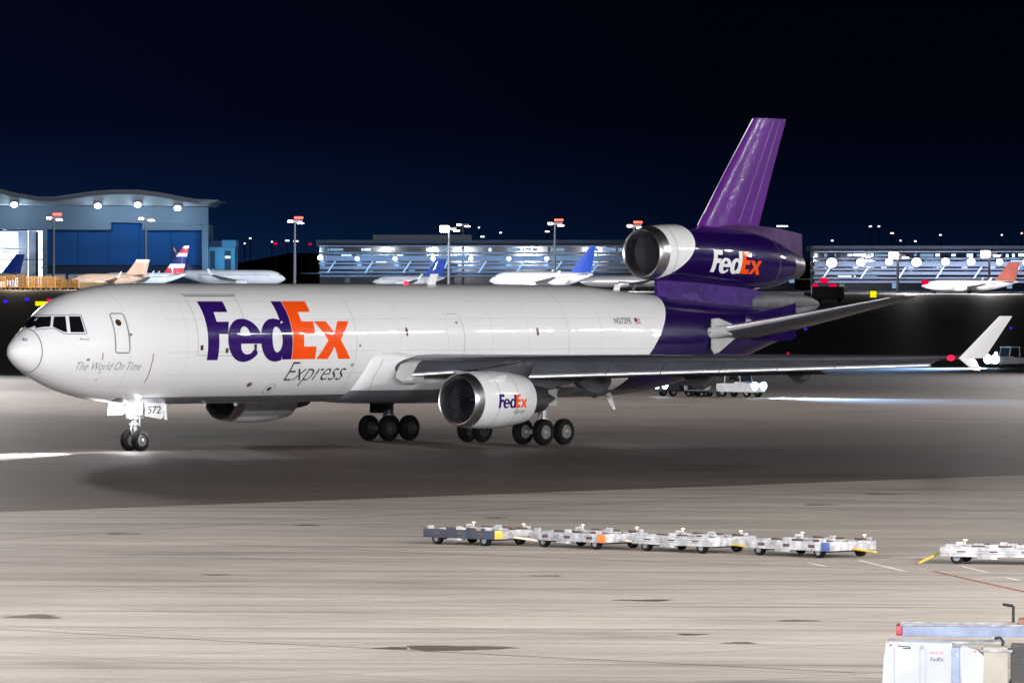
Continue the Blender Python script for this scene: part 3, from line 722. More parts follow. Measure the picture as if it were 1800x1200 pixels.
# ---- engines
def blades(mb, x, r, c, n=34):
    for k in range(n):
        a0 = 2*math.pi*k/n; a1 = a0+2*math.pi/n*.9
        for (ra, rb) in ((.33, r),):
            P = [Vector((x, ra*math.cos(a0), ra*math.sin(a0))), Vector((x+.12, ra*math.cos(a1), ra*math.sin(a1))), Vector((x+.18, rb*math.cos(a1+.12), rb*math.sin(a1+.12))), Vector((x, rb*math.cos(a0+.12), rb*math.sin(a0+.12)))]
            mb.add([p+Vector(c) for p in P], [(0, 1, 2, 3)])
def seam_ring(name, x, r, c, parent, flip, m=None, w=.03):
    s = MB(); s.lathe([(x, r+.006), (x+w, r+.006)], c, n=56); return s.build(name, m or M['seam'], parent, flip)
M['cowl'] = paint('cowl_paint', (400, 0, 0), keel=None)
for yc, flip in ((8.1, True), (8.1, False)):
    c = (0, yc, 2.43)
    CO = [(24.28, 1.375), (24.6, 1.405), (25.2, 1.44), (26.0, 1.45), (26.8, 1.42), (27.6, 1.35), (28.45, 1.215), (28.42, 1.15), (27.4, 1.0)]
    cw = MB(); cw.lathe(CO, c, n=64); CWB = cw.bvh(); cowl = cw.build('engine', M['cowl'], jet, flip)
    lp = MB(); lp.lathe([(24.5, 1.10), (24.1, 1.11), (23.85, 1.145), (23.74, 1.19), (23.72, 1.225), (23.76, 1.265), (23.9, 1.315), (24.1, 1.352), (24.28, 1.377)], c, n=64); lp.build('inlet_lip', M['lip'], cowl, flip)
    du = MB(); du.lathe([(24.5, 1.10), (25.1, 1.13), (25.5, 1.16)], c, n=48); du.lathe([(25.5, 1.16), (25.5, .02)], c, n=48); du.build('inlet_duct', M['duct'], cowl, flip)
    fa = MB(); blades(fa, 25.15, 1.12, c); fa.lathe([(24.72, .01), (24.8, .1), (25.0, .22), (25.3, .34)], c, n=24); fa.build('fan', M['fan'], cowl, flip)
    cr_ = MB(); cr_.lathe([(27.2, 1.0), (28.4, .84), (29.3, .76), (30.1, .66), (30.1, .6)], c, n=40); cr_.build('core_cowl', M['core'], cowl, flip)
    cr_ = MB(); cr_.lathe([(29.6, .56), (30.3, .42), (30.9, .2), (31.35, .03)], c, n=30, cap1=True); cr_.build('exhaust_cone', M['core'], cowl, flip)
    for x, r in ((25.35, 1.443), (26.75, 1.422)): seam_ring('cowl_joint', x, r, c, cowl, flip)
    stx = MB(); stx.loft([[Vector((x, yc+math.cos(R(a))*rr, 2.43+math.sin(R(a))*rr)) for x, rr, a in pts] for pts in ([(24.8, 1.40, 43), (26.1, 1.42, 43), (26.1, 1.78, 43), (25.8, 1.76, 43)], [(24.8, 1.40, 45), (26.1, 1.42, 45), (26.1, 1.78, 44.5), (25.8, 1.76, 44.5)])])
    stx.build('strake', M['white'], cowl, flip, smooth=False)
    PY = MB()
    PY.loft([[Vector((x, yc+s*w, z)) for s, z in ((-1, zb), (1, zb), (1, zt-.06), (0, zt), (-1, zt-.06))] for x, zb, zt, w in ((25.0, 3.7, 3.86, .04), (26, 3.6, 4.05, .18), (27.5, 3.4, 4.22, .25), (28.8, 3.1, 4.42, .27), (30.5, 2.95, 4.4, .27), (32.5, 3.2, 4.3, .22), (34.5, 3.6, 4.2, .04))])
    PY.build('pylon', M['grey_paint'], jet, flip, angle=30)
    if flip:
        P0, P1, P2 = skin(876, 717, CWB), skin(925, 717, CWB), skin(900, 692, CWB)
        sc_ = (P1[0]-P0[0])/10.5; sv = (P2[1]-P0[1])/3.12
        cm = lambda x, s, P0=P0, B=CWB: side_hit(B, P0[0]+x, P0[1]+s, off=.009)
        bm = text_bm('Express', 1.0, .28, -.006); fit_bm(bm, 6.0*sc_, 10.3*sc_, -1.2*sv, cap=1.0*sv)
        logo(cowl, cm, M['logo_purple'], M['orange'], .12, sc_, sv, [(bm, 2)])
# centre engine
E2 = [(48.05, 9.90, 1.235), (48.15, 9.90, 1.31), (48.35, 9.90, 1.38), (48.75, 9.90, 1.45), (49.4, 9.90, 1.52), (51, 9.87, 1.60), (53, 9.78, 1.65), (55, 9.66, 1.66), (56.8, 9.55, 1.62), (58.2, 9.45, 1.48), (59.3, 9.38, 1.27), (60.3, 9.32, 1.00)]
def crings(tab, n=64): return [[Vector((x, r*math.cos(2*math.pi*i/n), z+r*math.sin(2*math.pi*i/n))) for i in range(n)] for x, z, r in tab]
e2 = MB(); T2 = interp(E2[3:], [48.75, 49.1, 49.4, 50.2, 51, 52, 53, 54, 55, 56, 56.8, 57.5, 58.2, 58.8, 59.3, 59.8, 60.3]); e2.loft(crings(T2), False, False)
E2B = e2.bvh()
M['e2'] = paint('centre_engine_paint', (7.16, 8.017, -.3676), keel=None)
cowl2 = e2.build('centre_engine', M['e2'], jet, True)
lp = MB(); lp.loft(crings([(48.9, 9.9, 1.16), (48.5, 9.9, 1.17), (48.2, 9.9, 1.20), (48.08, 9.9, 1.24), (48.05, 9.9, 1.28), (48.1, 9.9, 1.32), (48.3, 9.9, 1.385), (48.75, 9.9, 1.452)]), False, False); lp.build('inlet_lip', M['lip'], cowl2, True)
du = MB(); du.loft(crings([(48.9, 9.9, 1.16), (50, 9.9, 1.12), (52.5, 9.85, 1.1)]), False, True); du.build('inlet_duct', mat('grey_duct', (.07, .07, .085), .5, .2), cowl2, True)
ex = MB(); ex.loft(crings([(60.2, 9.32, .92), (61.0, 9.28, .80), (61.5, 9.25, .70), (61.5, 9.25, .62), (61.0, 9.26, .55)]), False, True); ex.build('exhaust_nozzle', M['core'], cowl2, True)
def ringband(x, w=.03):
    a = interp(E2[3:], [x, x+w]); s = MB(); s.loft(crings([(q[0], q[1], q[2]+.006) for q in a]), False, False); return s.build('cowl_joint', M['seam'], cowl2, True)
ringband(49.3); ringband(58.3)
P0, P1, P2 = skin(1247, 478, E2B), skin(1336, 478, E2B), skin(1290, 439, E2B)
sc_ = (P1[0]-P0[0])/10.5; sv = (P2[1]-P0[1])/3.12; slope = (skin(1336, 482, E2B)[1]-skin(1247, 477, E2B)[1])/(P1[0]-P0[0])
logo(cowl2, lambda x, s: side_hit(E2B, P0[0]+x, P0[1]+s+slope*x, off=.010), M['logo_white'], M['orange'], .15, sc_, sv)

# ---- fin, rudder housing
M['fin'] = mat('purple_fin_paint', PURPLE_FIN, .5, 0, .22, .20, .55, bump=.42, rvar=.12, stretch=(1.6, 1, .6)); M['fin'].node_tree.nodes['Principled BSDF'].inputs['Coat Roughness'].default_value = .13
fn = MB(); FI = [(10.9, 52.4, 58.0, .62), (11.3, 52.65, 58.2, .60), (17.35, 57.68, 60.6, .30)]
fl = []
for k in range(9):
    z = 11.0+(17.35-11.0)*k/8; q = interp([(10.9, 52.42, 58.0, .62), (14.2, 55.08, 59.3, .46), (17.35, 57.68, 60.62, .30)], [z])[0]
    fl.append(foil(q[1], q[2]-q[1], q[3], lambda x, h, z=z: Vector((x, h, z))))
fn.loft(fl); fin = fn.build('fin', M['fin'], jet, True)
# bare leading edge strip and its foot
le = MB()
for z0, z1, w in ((11.1, 12.05, .30), (12.05, 17.3, .09)):
    rr = []
    for z in (z0, z1):
        xl = 52.42+(z-10.9)*.8135; t = .62-(z-10.9)*.05
        rr.append([Vector((xl+a, s, z)) for a, s in ((w, -t*.17), (w*.3, -t*.115), (-.04, 0), (w*.3, t*.115), (w, t*.17))])
    le.loft(rr)
le.build('fin_leading_edge', M['white'], fin, True)
for xa, xb in ((.60, .60), (.80, .80)):
    s = MB(); vs = []
    for k in range(12):
        z = 11.6+(17.2-11.6)*k/11; xl = 52.42+(z-10.9)*.8035; xt = 58.0+(z-10.9)*.405; t = (.62-(z-10.9)*.0496)*naca(xa)+.006; x = xl+(xt-xl)*xa
        vs += [Vector((x, t, z)), Vector((x+.035, t, z))]
    s.add(vs, [(2*i, 2*i+1, 2*i+3, 2*i+2) for i in range(11)]); s.build('rudder_joint', M['seam'], fin, True, recalc=False)
rb = MB(); rb.loft([[Vector((x, s*w, z)) for s, z in ((-1, zb), (-.9, (zb+zt)/2), (-.55, zt), (.55, zt), (.9, (zb+zt)/2), (1, zb))] for x, zb, zt, w in ((53.2, 10.8, 11.32, .35), (55, 10.8, 11.45, .62), (57, 10.7, 11.46, .66), (58.5, 10.4, 11.40, .60), (59.8, 10.0, 11.3, .48), (60.9, 9.72, 11.15, .32), (61.95, 9.55, 11.02, .14))])
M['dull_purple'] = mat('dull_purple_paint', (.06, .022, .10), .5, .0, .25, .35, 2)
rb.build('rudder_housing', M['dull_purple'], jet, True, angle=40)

# ---- tailplanes
for flip in (True, False):
    sb = MB(); rr = []
    for y, x0, x1, z, t in ((1.2, 50.2, 57.4, 5.42, .78), (2.4, 50.85, 57.8, 5.66, .72), (5.0, 53.85, 59.0, 6.40, .50), (7.4, 57.0, 60.3, 7.15, .33), (8.7, 58.65, 60.9, 7.55, .18), (9.05, 59.3, 61.1, 7.66, .06)):
        rr.append(foil(x0, x1-x0, t, lambda x, h, y=y, z=z: Vector((x, y-h*.18, z+h))))
    sb.loft(rr); tpl = sb.build('tailplane', M['slat'], jet, flip)
    q = MB(); q.loft([[Vector((x+dx, y+dy, z+dz)) for dx, dy, dz in ((.16, -.02, t*.24), (-.012, 0, t*.10), (-.014, 0, -t*.04), (.10, .02, -t*.20))] for y, x, z, t in ((3.05, 51.55, 5.85, .68), (5.0, 53.84, 6.40, .50), (7.4, 56.99, 7.15, .33), (8.7, 58.64, 7.55, .18))])
    q.build('leading_edge', M['slatlip'], tpl, flip)
    kn = MB(); rr = []
    for y, x0, t in ((2.2, 50.62, .66), (3.05, 51.55, .62)):
        rr.append([Vector((x0+.02+(1-math.cos(a))*.5, y, 5.62+(y-2.3)*.27+math.sin(a)*t*.5)) for a in [math.pi*(k/10-.5)*1.0 for k in range(11)]])
    kn.loft([[p+Vector((0, 0, 0)) for p in r] for r in rr], True, True, closed=True); kn.build('tailplane_root', M['plate'], jet, flip)
    sp = MB()
    sp.loft([[Vector((x, y, z)) for x, z in ((50.95, 6.38), (51.5, 6.42), (53.0, 6.02), (53.1, 5.9), (50.95, 5.85))] for y in (2.50, 2.56)])
    sp.loft([[Vector((x, y, z)) for x, z in ((50.95, 5.3), (53.1, 5.4), (51.6, 4.6), (51.2, 4.5), (50.95, 4.75))] for y in (2.50, 2.56)])
    sp.build('seal_plate', M['plate'], jet, flip, smooth=False)
tp = MB(); tp.loft([[Vector((x, y, z)) for x, z in ((54.8, 6.55), (59.2, 7.2), (59.25, 5.4), (58.6, 5.15), (54.8, 5.2))] for y in (1.75, 1.82)])
tp.build('tail_fairing', M['purple'], jet, True, smooth=False)

# ---- landing gear
def wheel(mb_t, mb_r, c, r, w, out=1):
    # tyre on mb_t, rim on mb_r ; axle along y, the outer face towards out*y
    h = w/2
    mb_t.lathe([(c[1]-h*.7, r*.52), (c[1]-h, r*.62), (c[1]-h, r*.82), (c[1]-h*.8, r*.94), (c[1]-h*.4, r), (c[1]+h*.4, r), (c[1]+h*.8, r*.94), (c[1]+h, r*.82), (c[1]+h, r*.62), (c[1]+h*.7, r*.52)], (c[0], 0, c[2]), 'y', 36)
    for k in (-.25, 0, .25): mb_t.lathe([(c[1]+k*w-.012, r*1.001), (c[1]+k*w+.012, r*1.001)], (c[0], 0, c[2]), 'y', 36)
    for s in (-1, 1):
        mb_r.lathe([(c[1]+s*h*.72, r*.54), (c[1]+s*h*.86, r*.52), (c[1]+s*h*.86, r*.46), (c[1]+s*h*.45, r*.42), (c[1]+s*h*.45, r*.24), (c[1]+s*h*.8, r*.20), (c[1]+s*h*.95, r*.10), (c[1]+s*h*.95, .01)], (c[0], 0, c[2]), 'y', 28)
        for a in range(8):
            an_ = a*math.pi/4; mb_r.tube((c[0]+r*.33*math.cos(an_), c[1]+s*h*.42, c[2]+r*.33*math.sin(an_)), (c[0]+r*.33*math.cos(an_), c[1]+s*h*.56, c[2]+r*.33*math.sin(an_)), r*.055, n=6)
def wheels(parent, cs, r, w, rim='rim'):
    for c in cs:
        t, q = MB(), MB(); wheel(t, q, c, r, w); t.build('tyre', M['tyre'], parent, True); q.build('rim', M[rim], parent, True)
# nose gear
NX = 8.98
ng = MB(); ng.tube((NX, 0, 2.5), (NX, 0, 1.05), .13, n=16); ng.tube((NX, 0, 1.2), (NX, 0, .5), .085, n=16); ng.tube((NX, -.45, .51), (NX, .45, .51), .07, n=12)
ng.tube((NX+.05, 0, 1.3), (NX+1.2, 0, 2.4), .06, n=10); ng.path([(NX-.14, 0, 1.5), (NX-.28, 0, 1.05), (NX-.08, 0, .62)], .045)
ng.box((NX-.02, 0, 1.30), (.34, .44, .12), None, .03); ng.box((NX-.16, 0, 1.62), (.12, .8, .10), None, .02)
ng.path([(NX-.1, .16, 2.3), (NX-.1, .17, 1.0)], .02, 6); ng.tube((NX+.13, .2, 1.75), (NX+.13, .2, 1.2), .04)
nose = ng.build('nose_gear', M['steel'], jet, True)
wheels(nose, [(NX, .36, .515), (NX, -.36, .515)], .515, .38)
M['door_white'] = mat('gear_door_paint', (.74, .74, .76), .35, 0, .2, .12, 2)
for s in (1, -1):
    gd = MB(); gd.loft([[Vector((x, s*.62+k, z)) for x, z in ((NX+.05, 2.38), (NX+1.45, 2.38), (NX+1.32, 1.62), (NX+1.15, 1.55), (NX+.1, 1.72))] for k in (0, .03)])
    gdo = gd.build('gear_door', M['door_white'], nose, True, smooth=False)
    gd = MB(); gd.loft([[Vector((x, s*.62+k, z)) for x, z in ((NX-1.25, 2.38), (NX-.1, 2.38), (NX-.15, 1.78), (NX-1.3, 1.74))] for k in (0, .03)])
    gd.build('gear_door', M['door_white'], nose, True, smooth=False)
gd = MB(); gd.loft([[Vector((NX+1.38, y, 2.3)) for y in (.5, .74)]+[Vector((NX+1.5, y, z)) for y, z in ((.72, 1.52), (.56, 1.52))], [Vector((NX+1.44, y, 2.3)) for y in (.5, .74)]+[Vector((NX+1.56, y, z)) for y, z in ((.72, 1.52), (.56, 1.52))]])
gd.build('gear_door', M['door_white'], nose, True, smooth=False)
bm = text_bm('572', 1.0, .12, .01); fit_bm(bm, NX+.20, NX+1.15, 1.84, cap=.36)
decal('lettering', bm, M['ink'], nose, lambda x, z: Vector((x, .656, z)), 5)
for y in (.3, -.3, 0):
    ll = MB(); ll.lathe([(NX-.30, .02), (NX-.32, .10), (NX-.30, .16)], (0, y, 2.02 if y else 1.74), n=20, cap0=True); ll.build('landing_lamp', M['land'], nose, True)
    ll = MB(); ll.lathe([(NX-.29, .17), (NX-.12, .12), (NX-.08, .03)], (0, y, 2.02 if y else 1.74), n=20); ll.build('lamp_housing', M['steel'], nose, True)
def jet_world(x, y, z): return Vector((-2.391+(x-33.7)*CT+y*ST, 330+(x-33.7)*ST-y*CT, z))
def point(name, loc, power, r=.3, color=(1, 1, 1)):
    l = bpy.data.lights.new(name, 'POINT'); l.energy = power; l.shadow_soft_size = r; l.color = color
    o = bpy.data.objects.new(name, l); COL.objects.link(o); o.location = loc; return o
spot('landing_beam', jet_world(NX-.45, .1, 2.0), jet_world(NX-30, 4, 0), 9e4, 36, .6)
point('door_fill', jet_world(NX-.55, .15, 1.98), 170, .12)  # two point lights added to whiten the gear doors
point('door_fill', jet_world(NX-.42, .95, 1.9), 70, .12)
# added beam with no lamp built for it: lays a low streak before the nose wheel
spot('added_streak_beam', jet_world(23.6, 3.6, 3.6), (-21.0, 307.2, 0), 1.1e5, 8.0, .8)
# main gears
def main_gear(yc, flip, both=False):
    X = 33.7
    g = MB(); g.tube((X-.1, yc-.1, 3.9), (X, yc, 1.3), .24, n=18); g.tube((X, yc, 1.5), (X, yc, .7), .16, n=16)
    g.tube((X, yc-.2, 1.9), (X+.1, yc-2.2, 3.4), .09, n=10); g.tube((X+.1, yc, 1.8), (X+1.6, yc, 3.3), .08, n=10)
    g.tube((X-.98, yc, .66), (X+.98, yc, .66), .13, n=12)
    for dx in (-.815, .815): g.tube((X+dx, yc-.78, .66), (X+dx, yc+.78, .66), .09, n=12)
    g.path([(X-.22, yc, 1.6), (X-.45, yc, 1.15), (X-.1, yc, .8)], .05)
    g.path([(X-.2, yc+.2, 3.2), (X-.25, yc+.2, 1.2), (X-.7, yc+.1, .85)], .025, 6); g.tube((X+.1, yc+.15, 1.35), (X+.5, yc+.15, .85), .06)
    go = g.build('main_gear', M['steel'] if flip else M['shaded_steel'], jet, flip)
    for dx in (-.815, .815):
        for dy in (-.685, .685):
            t, q = MB(), MB(); wheel(t, q, (X+dx, yc+dy, .66), .66, .50); t.build('tyre', M['tyre'], go, flip); q.build('rim', M['rim'] if flip else M['shaded_rim'], go, flip)
    d = MB(); d.loft([[Vector((x, yc+.55+k, z)) for x, z in ((X-.5, 3.25), (X+.35, 3.3), (X+.42, 2.0), (X-.25, 1.98), (X-.42, 2.35), (X-.3, 2.7))] for k in (0, .04)])
    d.build('gear_door', M['plate'], go, flip, smooth=False)
    if not flip:
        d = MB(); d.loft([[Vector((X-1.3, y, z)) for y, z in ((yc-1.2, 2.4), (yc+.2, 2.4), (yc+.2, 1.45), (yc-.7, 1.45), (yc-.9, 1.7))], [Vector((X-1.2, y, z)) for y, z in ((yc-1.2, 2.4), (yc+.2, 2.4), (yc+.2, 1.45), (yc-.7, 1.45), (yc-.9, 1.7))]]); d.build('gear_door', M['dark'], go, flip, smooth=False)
M['shaded_steel'] = mat('shaded_gear_metal', (.10, .10, .11), .5, .4)  # darker copy of the gear metal, shade under the body is in its colour
main_gear(5.3, True); main_gear(5.3, False)
cg = MB(); cg.tube((34.45, 0, 2.4), (34.45, 0, .7), .17, n=16); cg.tube((34.45, -.6, .66), (34.45, .6, .66), .09, n=12); cg.tube((34.5, 0, 1.2), (36, 0, 2.4), .08)
cgo = cg.build('centre_gear', M['shaded_steel'], jet, True); wheels(cgo, [(34.45, .5, .66), (34.45, -.5, .66)], .66, .46, 'shaded_rim')

# ================================================================== CARGO DOLLIES ON THE APRON
M['galv'] = mat('galvanised_steel', (.24, .24, .265), .55, .25, 0, .5, 4)
M['dolly_white'] = mat('dolly_white_paint', (.27, .27, .28), .6, 0, .0, .5, 3.5)
M['dolly_dark'] = mat('slate_paint', (.035, .040, .058), .5, 0, .1, .3, 3)
M['roller'] = mat('roller_steel', (.26, .245, .23), .3, .7, 0, .2, 5)
M['deck_gap'] = mat('rusty_pan_and_slot_shade', (.045, .022, .018), .7, 0, 0, .4, 5)  # rust colour of the pan, also used for the painted slot shade
M['yellow'] = mat('yellow_paint', (.45, .30, .03), .5, 0, 0, .2, 3)
M['orange_paint'] = mat('orange_paint', (.62, .12, .02), .5, 0, 0, .15, 3)
M['blue_paint'] = mat('blue_paint', (.03, .06, .22), .5, 0, 0, .2, 3)
M['stopper'] = mat('cream_stop', (.75, .62, .42), .5, 0, 0, .15, 5)
def make_dolly(label, loc, rotz, side, patch, L_=3.35, W_=1.95, lines=False):
    # local x along the long side, y across; z up. the near corner is at +x/2, -y/2
    t = thing('cargo_dolly', label, 'cargo dolly', loc, rotz, 'roller deck cargo dollies parked on the apron')
    f = MB(); zt, zb = .50, .22
    for s in (-1, 1): f.box((0, s*(W_/2-.04), (zt+zb)/2), (L_, .08, zt-zb), None, .012)
    if lines:
        for s in (-1, 1):
            for z in (.34, .42, .5): f.box((0, s*(W_/2+.006), z), (L_-.1, .03, .035), None, .008)
    fo = f.build('side_rail', side, t)
    e_ = MB()
    for s in (-1, 1): MB().box((s*(L_/2-.04), 0, (zt+zb)/2), (.085, W_-.17, zt-zb-.01), None, .012).build('end_rail', M['dolly_white'], t)
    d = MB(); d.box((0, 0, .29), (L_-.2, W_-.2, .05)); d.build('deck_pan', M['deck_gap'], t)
    r = MB()
    n = 11
    for k in range(n):
        x = -L_/2+.22+(L_-.44)*k/(n-1)
        for y0, y1 in ((-W_/2+.12, -.08), (.08, W_/2-.12)):
            if k % 3 == 1: r.box((x, (y0+y1)/2, zt-.03), (.13, y1-y0, .07), None, .01)
            else: r.tube((x, y0, zt-.055), (x, y1, zt-.055), .033, n=8)
    r.box((0, 0, zt-.03), (L_-.3, .14, .06), None, .01)
    r.build('roller_deck', M['roller'], t)
    for x in (-L_/2+.28, 0, L_/2-.28):
        for y in (-W_/2+.05, W_/2-.05):
            s = MB(); s.box((x, y, zt+.05), (.24, .09, .11), None, .02); s.build('corner_stop', M['dolly_white'], t)
    for x in (-L_*.3, 0, L_*.3): MB().box((x, -W_/2-.002, .36), (.26, .03, .09), None, .005).build('pocket_shade', M['deck_gap'], t)  # dark boxes on the rail, coloured like the shade inside open pockets
    for x, y in ((-L_*.2, .3), (L_*.22, -.35), (L_*.1, .55)): MB().box((x, y, zt+.03), (.30, .12, .10), Matrix.Rotation(R(18*x), 3, 'Z'), .02).build('pallet_lock', M['galv'], t)
    for x in (-L_/2+.45, L_/2-.45, ):
        s = MB(); s.tube((x, W_/2-.04, zt), (x, W_/2-.04, zt+.13), .016, n=8); s.ball((x, W_/2-.04, zt+.15), (.08, .045, .035), 7); s.build('lock_handle', M['stopper'], t)
    for x in (-L_/2+.5, L_/2-.5):
        for y in (-W_/2+.16, W_/2-.16):
            solid_wheel(t, (x, y, .19), .19, .22)
    for x in (-L_/2+.5, L_/2-.5): MB().box((x, 0, .2), (.08, W_-.5, .08)).build('axle', M['dark'], t)
    MB().box((-.2, -W_/2+.12, .20), (.62, .2, .10), None, .03).build('step_plate', M['dolly_white'], t)
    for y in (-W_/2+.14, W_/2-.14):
        for x in (-L_/4, L_/4, 0 if L_ > 3.2 else .1): MB().box((x+.33, y, zt+.03), (.42, .05, .07), None, .01).build('slot_shade', M['deck_gap'], t)  # dark bars standing for the shade seen between the stops
    MB().box((.35, .1, zt+.02), (L_*.5, .10, .05), None, .01).build('centre_guide', M['dolly_white'], t)
    tb = MB(); tb.path([(L_/2, 0, .27), (L_/2+.75, 0, .22), (L_/2+.98, 0, .20)], .035, 8); tb.build('tow_bar', M['yellow'] if patch is M['blue_paint'] or patch is None else M['stopper'], t)
    if patch is not None:
        p = MB(); p.box((L_/2-.12 if patch is not M['yellow'] else L_/2+.008, -W_/2-.008 if patch is not M['yellow'] else -W_/2+.22, (zt+zb)/2), (.34, .03, zt-zb-.02) if patch is not M['yellow'] else (.03, .36, zt-zb-.03), None, .008); p.build('reflector_panel', patch, t)
    return t
def dolly_at(u, v, rot, **k):
    # (u, v): where the near lower corner of the deck stands over the ground
    p = gp(u, v); a = R(rot); L_, W_ = k.get('L_', 3.35), k.get('W_', 1.95)
    a += R({868: 1.5, 1062: -2, 1250: .5, 1456: -1}.get(u, 0)); c = Vector((p.x-(L_/2*math.cos(a)-(-W_/2)*math.sin(a)), p.y-(L_/2*math.sin(a)+(-W_/2)*math.cos(a)), p.z+.012))
    return make_dolly(loc=c, rotz=a, **k)
dolly_at(868, 961, -44, label='slate blue roller dolly with a yellow patch, leftmost of the parked dollies', side=M['dolly_dark'], patch=M['yellow'], L_=3.1)
dolly_at(1062, 967, -44, label='pale roller dolly with an orange square at its corner', side=M['galv'], patch=M['orange_paint'])
dolly_at(1250, 974, -44, label='white roller dolly with a ribbed side rail and no coloured patch', side=M['dolly_white'], patch=None, lines=True)
dolly_at(1456, 982, -44, label='white roller dolly with a dark blue square at its corner', side=M['dolly_white'], patch=M['blue_paint'], L_=3.5, W_=2.2)
t5 = thing('tmp', '', '') if False else None
dolly_at(1842, 994, -14, label='white roller dolly at the right edge with its yellow tow bar lowered', side=M['dolly_white'], patch=None, L_=3.3, W_=1.9, lines=True)
tb = MB(); P = [gp(1690, 985, .46), gp(1662, 989, .40), gp(1616, 992, .06)]
tbo = tb.path(P, .035, 8).build('tow_bar', M['yellow'])
last = [o for o in bpy.data.objects if o.get('category') == 'cargo dolly'][-1]
bpy.context.view_layer.update(); tbo.parent = last; tbo.matrix_parent_inverse = last.matrix_world.inverted()

# ================================================================== BELT LOADER, bottom right
M['gse_white'] = mat('loader_white_paint', (.40, .41, .45), .45, 0, .3, .06, 1.5)
M['gse_grey'] = mat('loader_blue_grey', (.25, .29, .40), .5, 0, .1, .2, 3)
M['vinyl'] = mat('brown_vinyl', (.22, .055, .02), .45, 0, .1, .3, 5)
M['beige'] = mat('beige_box_paint', (.30, .27, .22), .55, 0, 0, .1, 3)
M['belt'] = mat('brown_belt', (.08, .04, .03), .7, 0, 0, .4, 6)
M['vent'] = mat('dark_grille', (.05, .045, .045), .6, .2, 0, .3, 8)
BLY = 130.0
p0 = at(1548, 1240, BLY); bl = thing('belt_loader', 'white belt loader with a low conveyor boom, brown seat and dark grille', 'belt loader', (p0.x, BLY, .012), R(-4))
pxm = FPX/BLY      # pixels per metre there
def bx_(name, m, c, s, bev=.03, parent=bl, rot=None): return MB().box(c, s, rot, bev).build(name, m, parent)
H = lambda v: CAM_H-(v-HOR-3.5)/pxm
hull = MB(); hull.prism([(0.02, .30), (.06, H(1160)), (.10, H(1133)), (.18, H(1128)), (1.45, H(1131)), (1.50, .30)], 0, 1.25); body = hull.build('body', M['gse_white'], bl, angle=20)
body.modifiers.new('edge', 'BEVEL').width = .03
bx_('deck', M['dolly_white'], (1.5, 1.0, H(1131)+.005-.03), (1.9, .6, .06), .02)
bx_('side_panel', M['gse_grey'], (1.53, .25, .62), (.22, .5, .95), .02)
seat = MB(); seat.loft([[Vector((x, y, z)) for y in (.02, .46)] + [Vector((x2, y, z2)) for y in (.46, .02)] for x, z, x2, z2 in ((1.16, .55, 1.38, .55), (1.26, H(1146), 1.40, H(1146)), (1.30, H(1141), 1.42, H(1141)))]); seat.build('seat', M['vinyl'], bl)
bx_('seat_post', M['dolly_white'], (1.38, .24, H(1141)+.02), (.22, .3, .07), .02)
cons = MB(); cons.prism([(1.62, .3), (1.62, H(1138)), (1.66, H(1134)), (1.98, H(1142)), (2.10, H(1150)), (2.10, .3)], -.18, .5); co = cons.build('console', M['gse_white'], bl, angle=20); co.modifiers.new('edge', 'BEVEL').width = .035
bx_('engine_cover', M['beige'], (2.34, .15, .62), (.50, .6, 1.0), .03)
bx_('cover_rim', M['dolly_white'], (2.36, .15, H(1141)-.02), (.66, .66, .06), .025)
g_ = MB()
for k in range(16): g_.box((2.80, .18, .40+k*.048), (.30, .52, .020))
g_.box((2.80, .2, .75), (.27, .45, .85)); g_.build('grille', M['vent'], bl)
bx_('rear_body', M['dolly_white'], (3.25, .3, .72), (.60, .9, .95), .03)
bx_('side_marker', M['orange_paint'], (1.92, -.185, H(1143.5)), (.06, .02, .03), .005); bx_('side_marker', M['red_small'], (.20, -.004, H(1134.5)), (.045, .02, .035), .005)
lp_ = MB(); lp_.tube((2.10, .5, H(1125)), (2.32, .5, H(1124)), .045, n=14); lp_.build('work_lamp', M['dolly_white'], bl)
w_ = MB(); w_.path([(2.32, .5, H(1124)), (2.44, .45, H(1122)), (2.50, .4, H(1130)), (2.48, .3, H(1137))], .03); w_.build('lamp_bracket', M['dark'], bl)
boom = MB()
for y in (1.55, 2.35): boom.box((2.45, y, H(1119)+.02), (4.1, .06, .22), None, .015)
bo = boom.build('conveyor_boom', M['gse_grey'], bl)
rl = MB()
for y in (1.52, 2.38): rl.box((2.45, y, H(1119)+.15), (4.15, .09, .045), None, .012)
rl.build('boom_rail', M['dolly_white'], bo)
MB().box((2.5, 1.95, H(1119)+.10), (3.95, .72, .03)).build('belt', M['belt'], bo)
bx_('bumper', mat('red_rubber', (.30, .02, .04), .5), (.36, 1.95, H(1118)+.02), (.13, .95, .21), .03, bo)
hp = MB(); hp.path([(2.72, 2.45, H(1113)), (2.72, 2.45, H(1075)), (2.56, 2.45, H(1073)), (2.50, 2.45, H(1072))], .032); hp.build('hand_rail', M['dark'], bo)
bx_('motor_box', mat('rusty_motor_box', (.20, .065, .02), .55), (3.25, 2.1, H(1109)+.05), (.85, .7, .22), .03, bo)
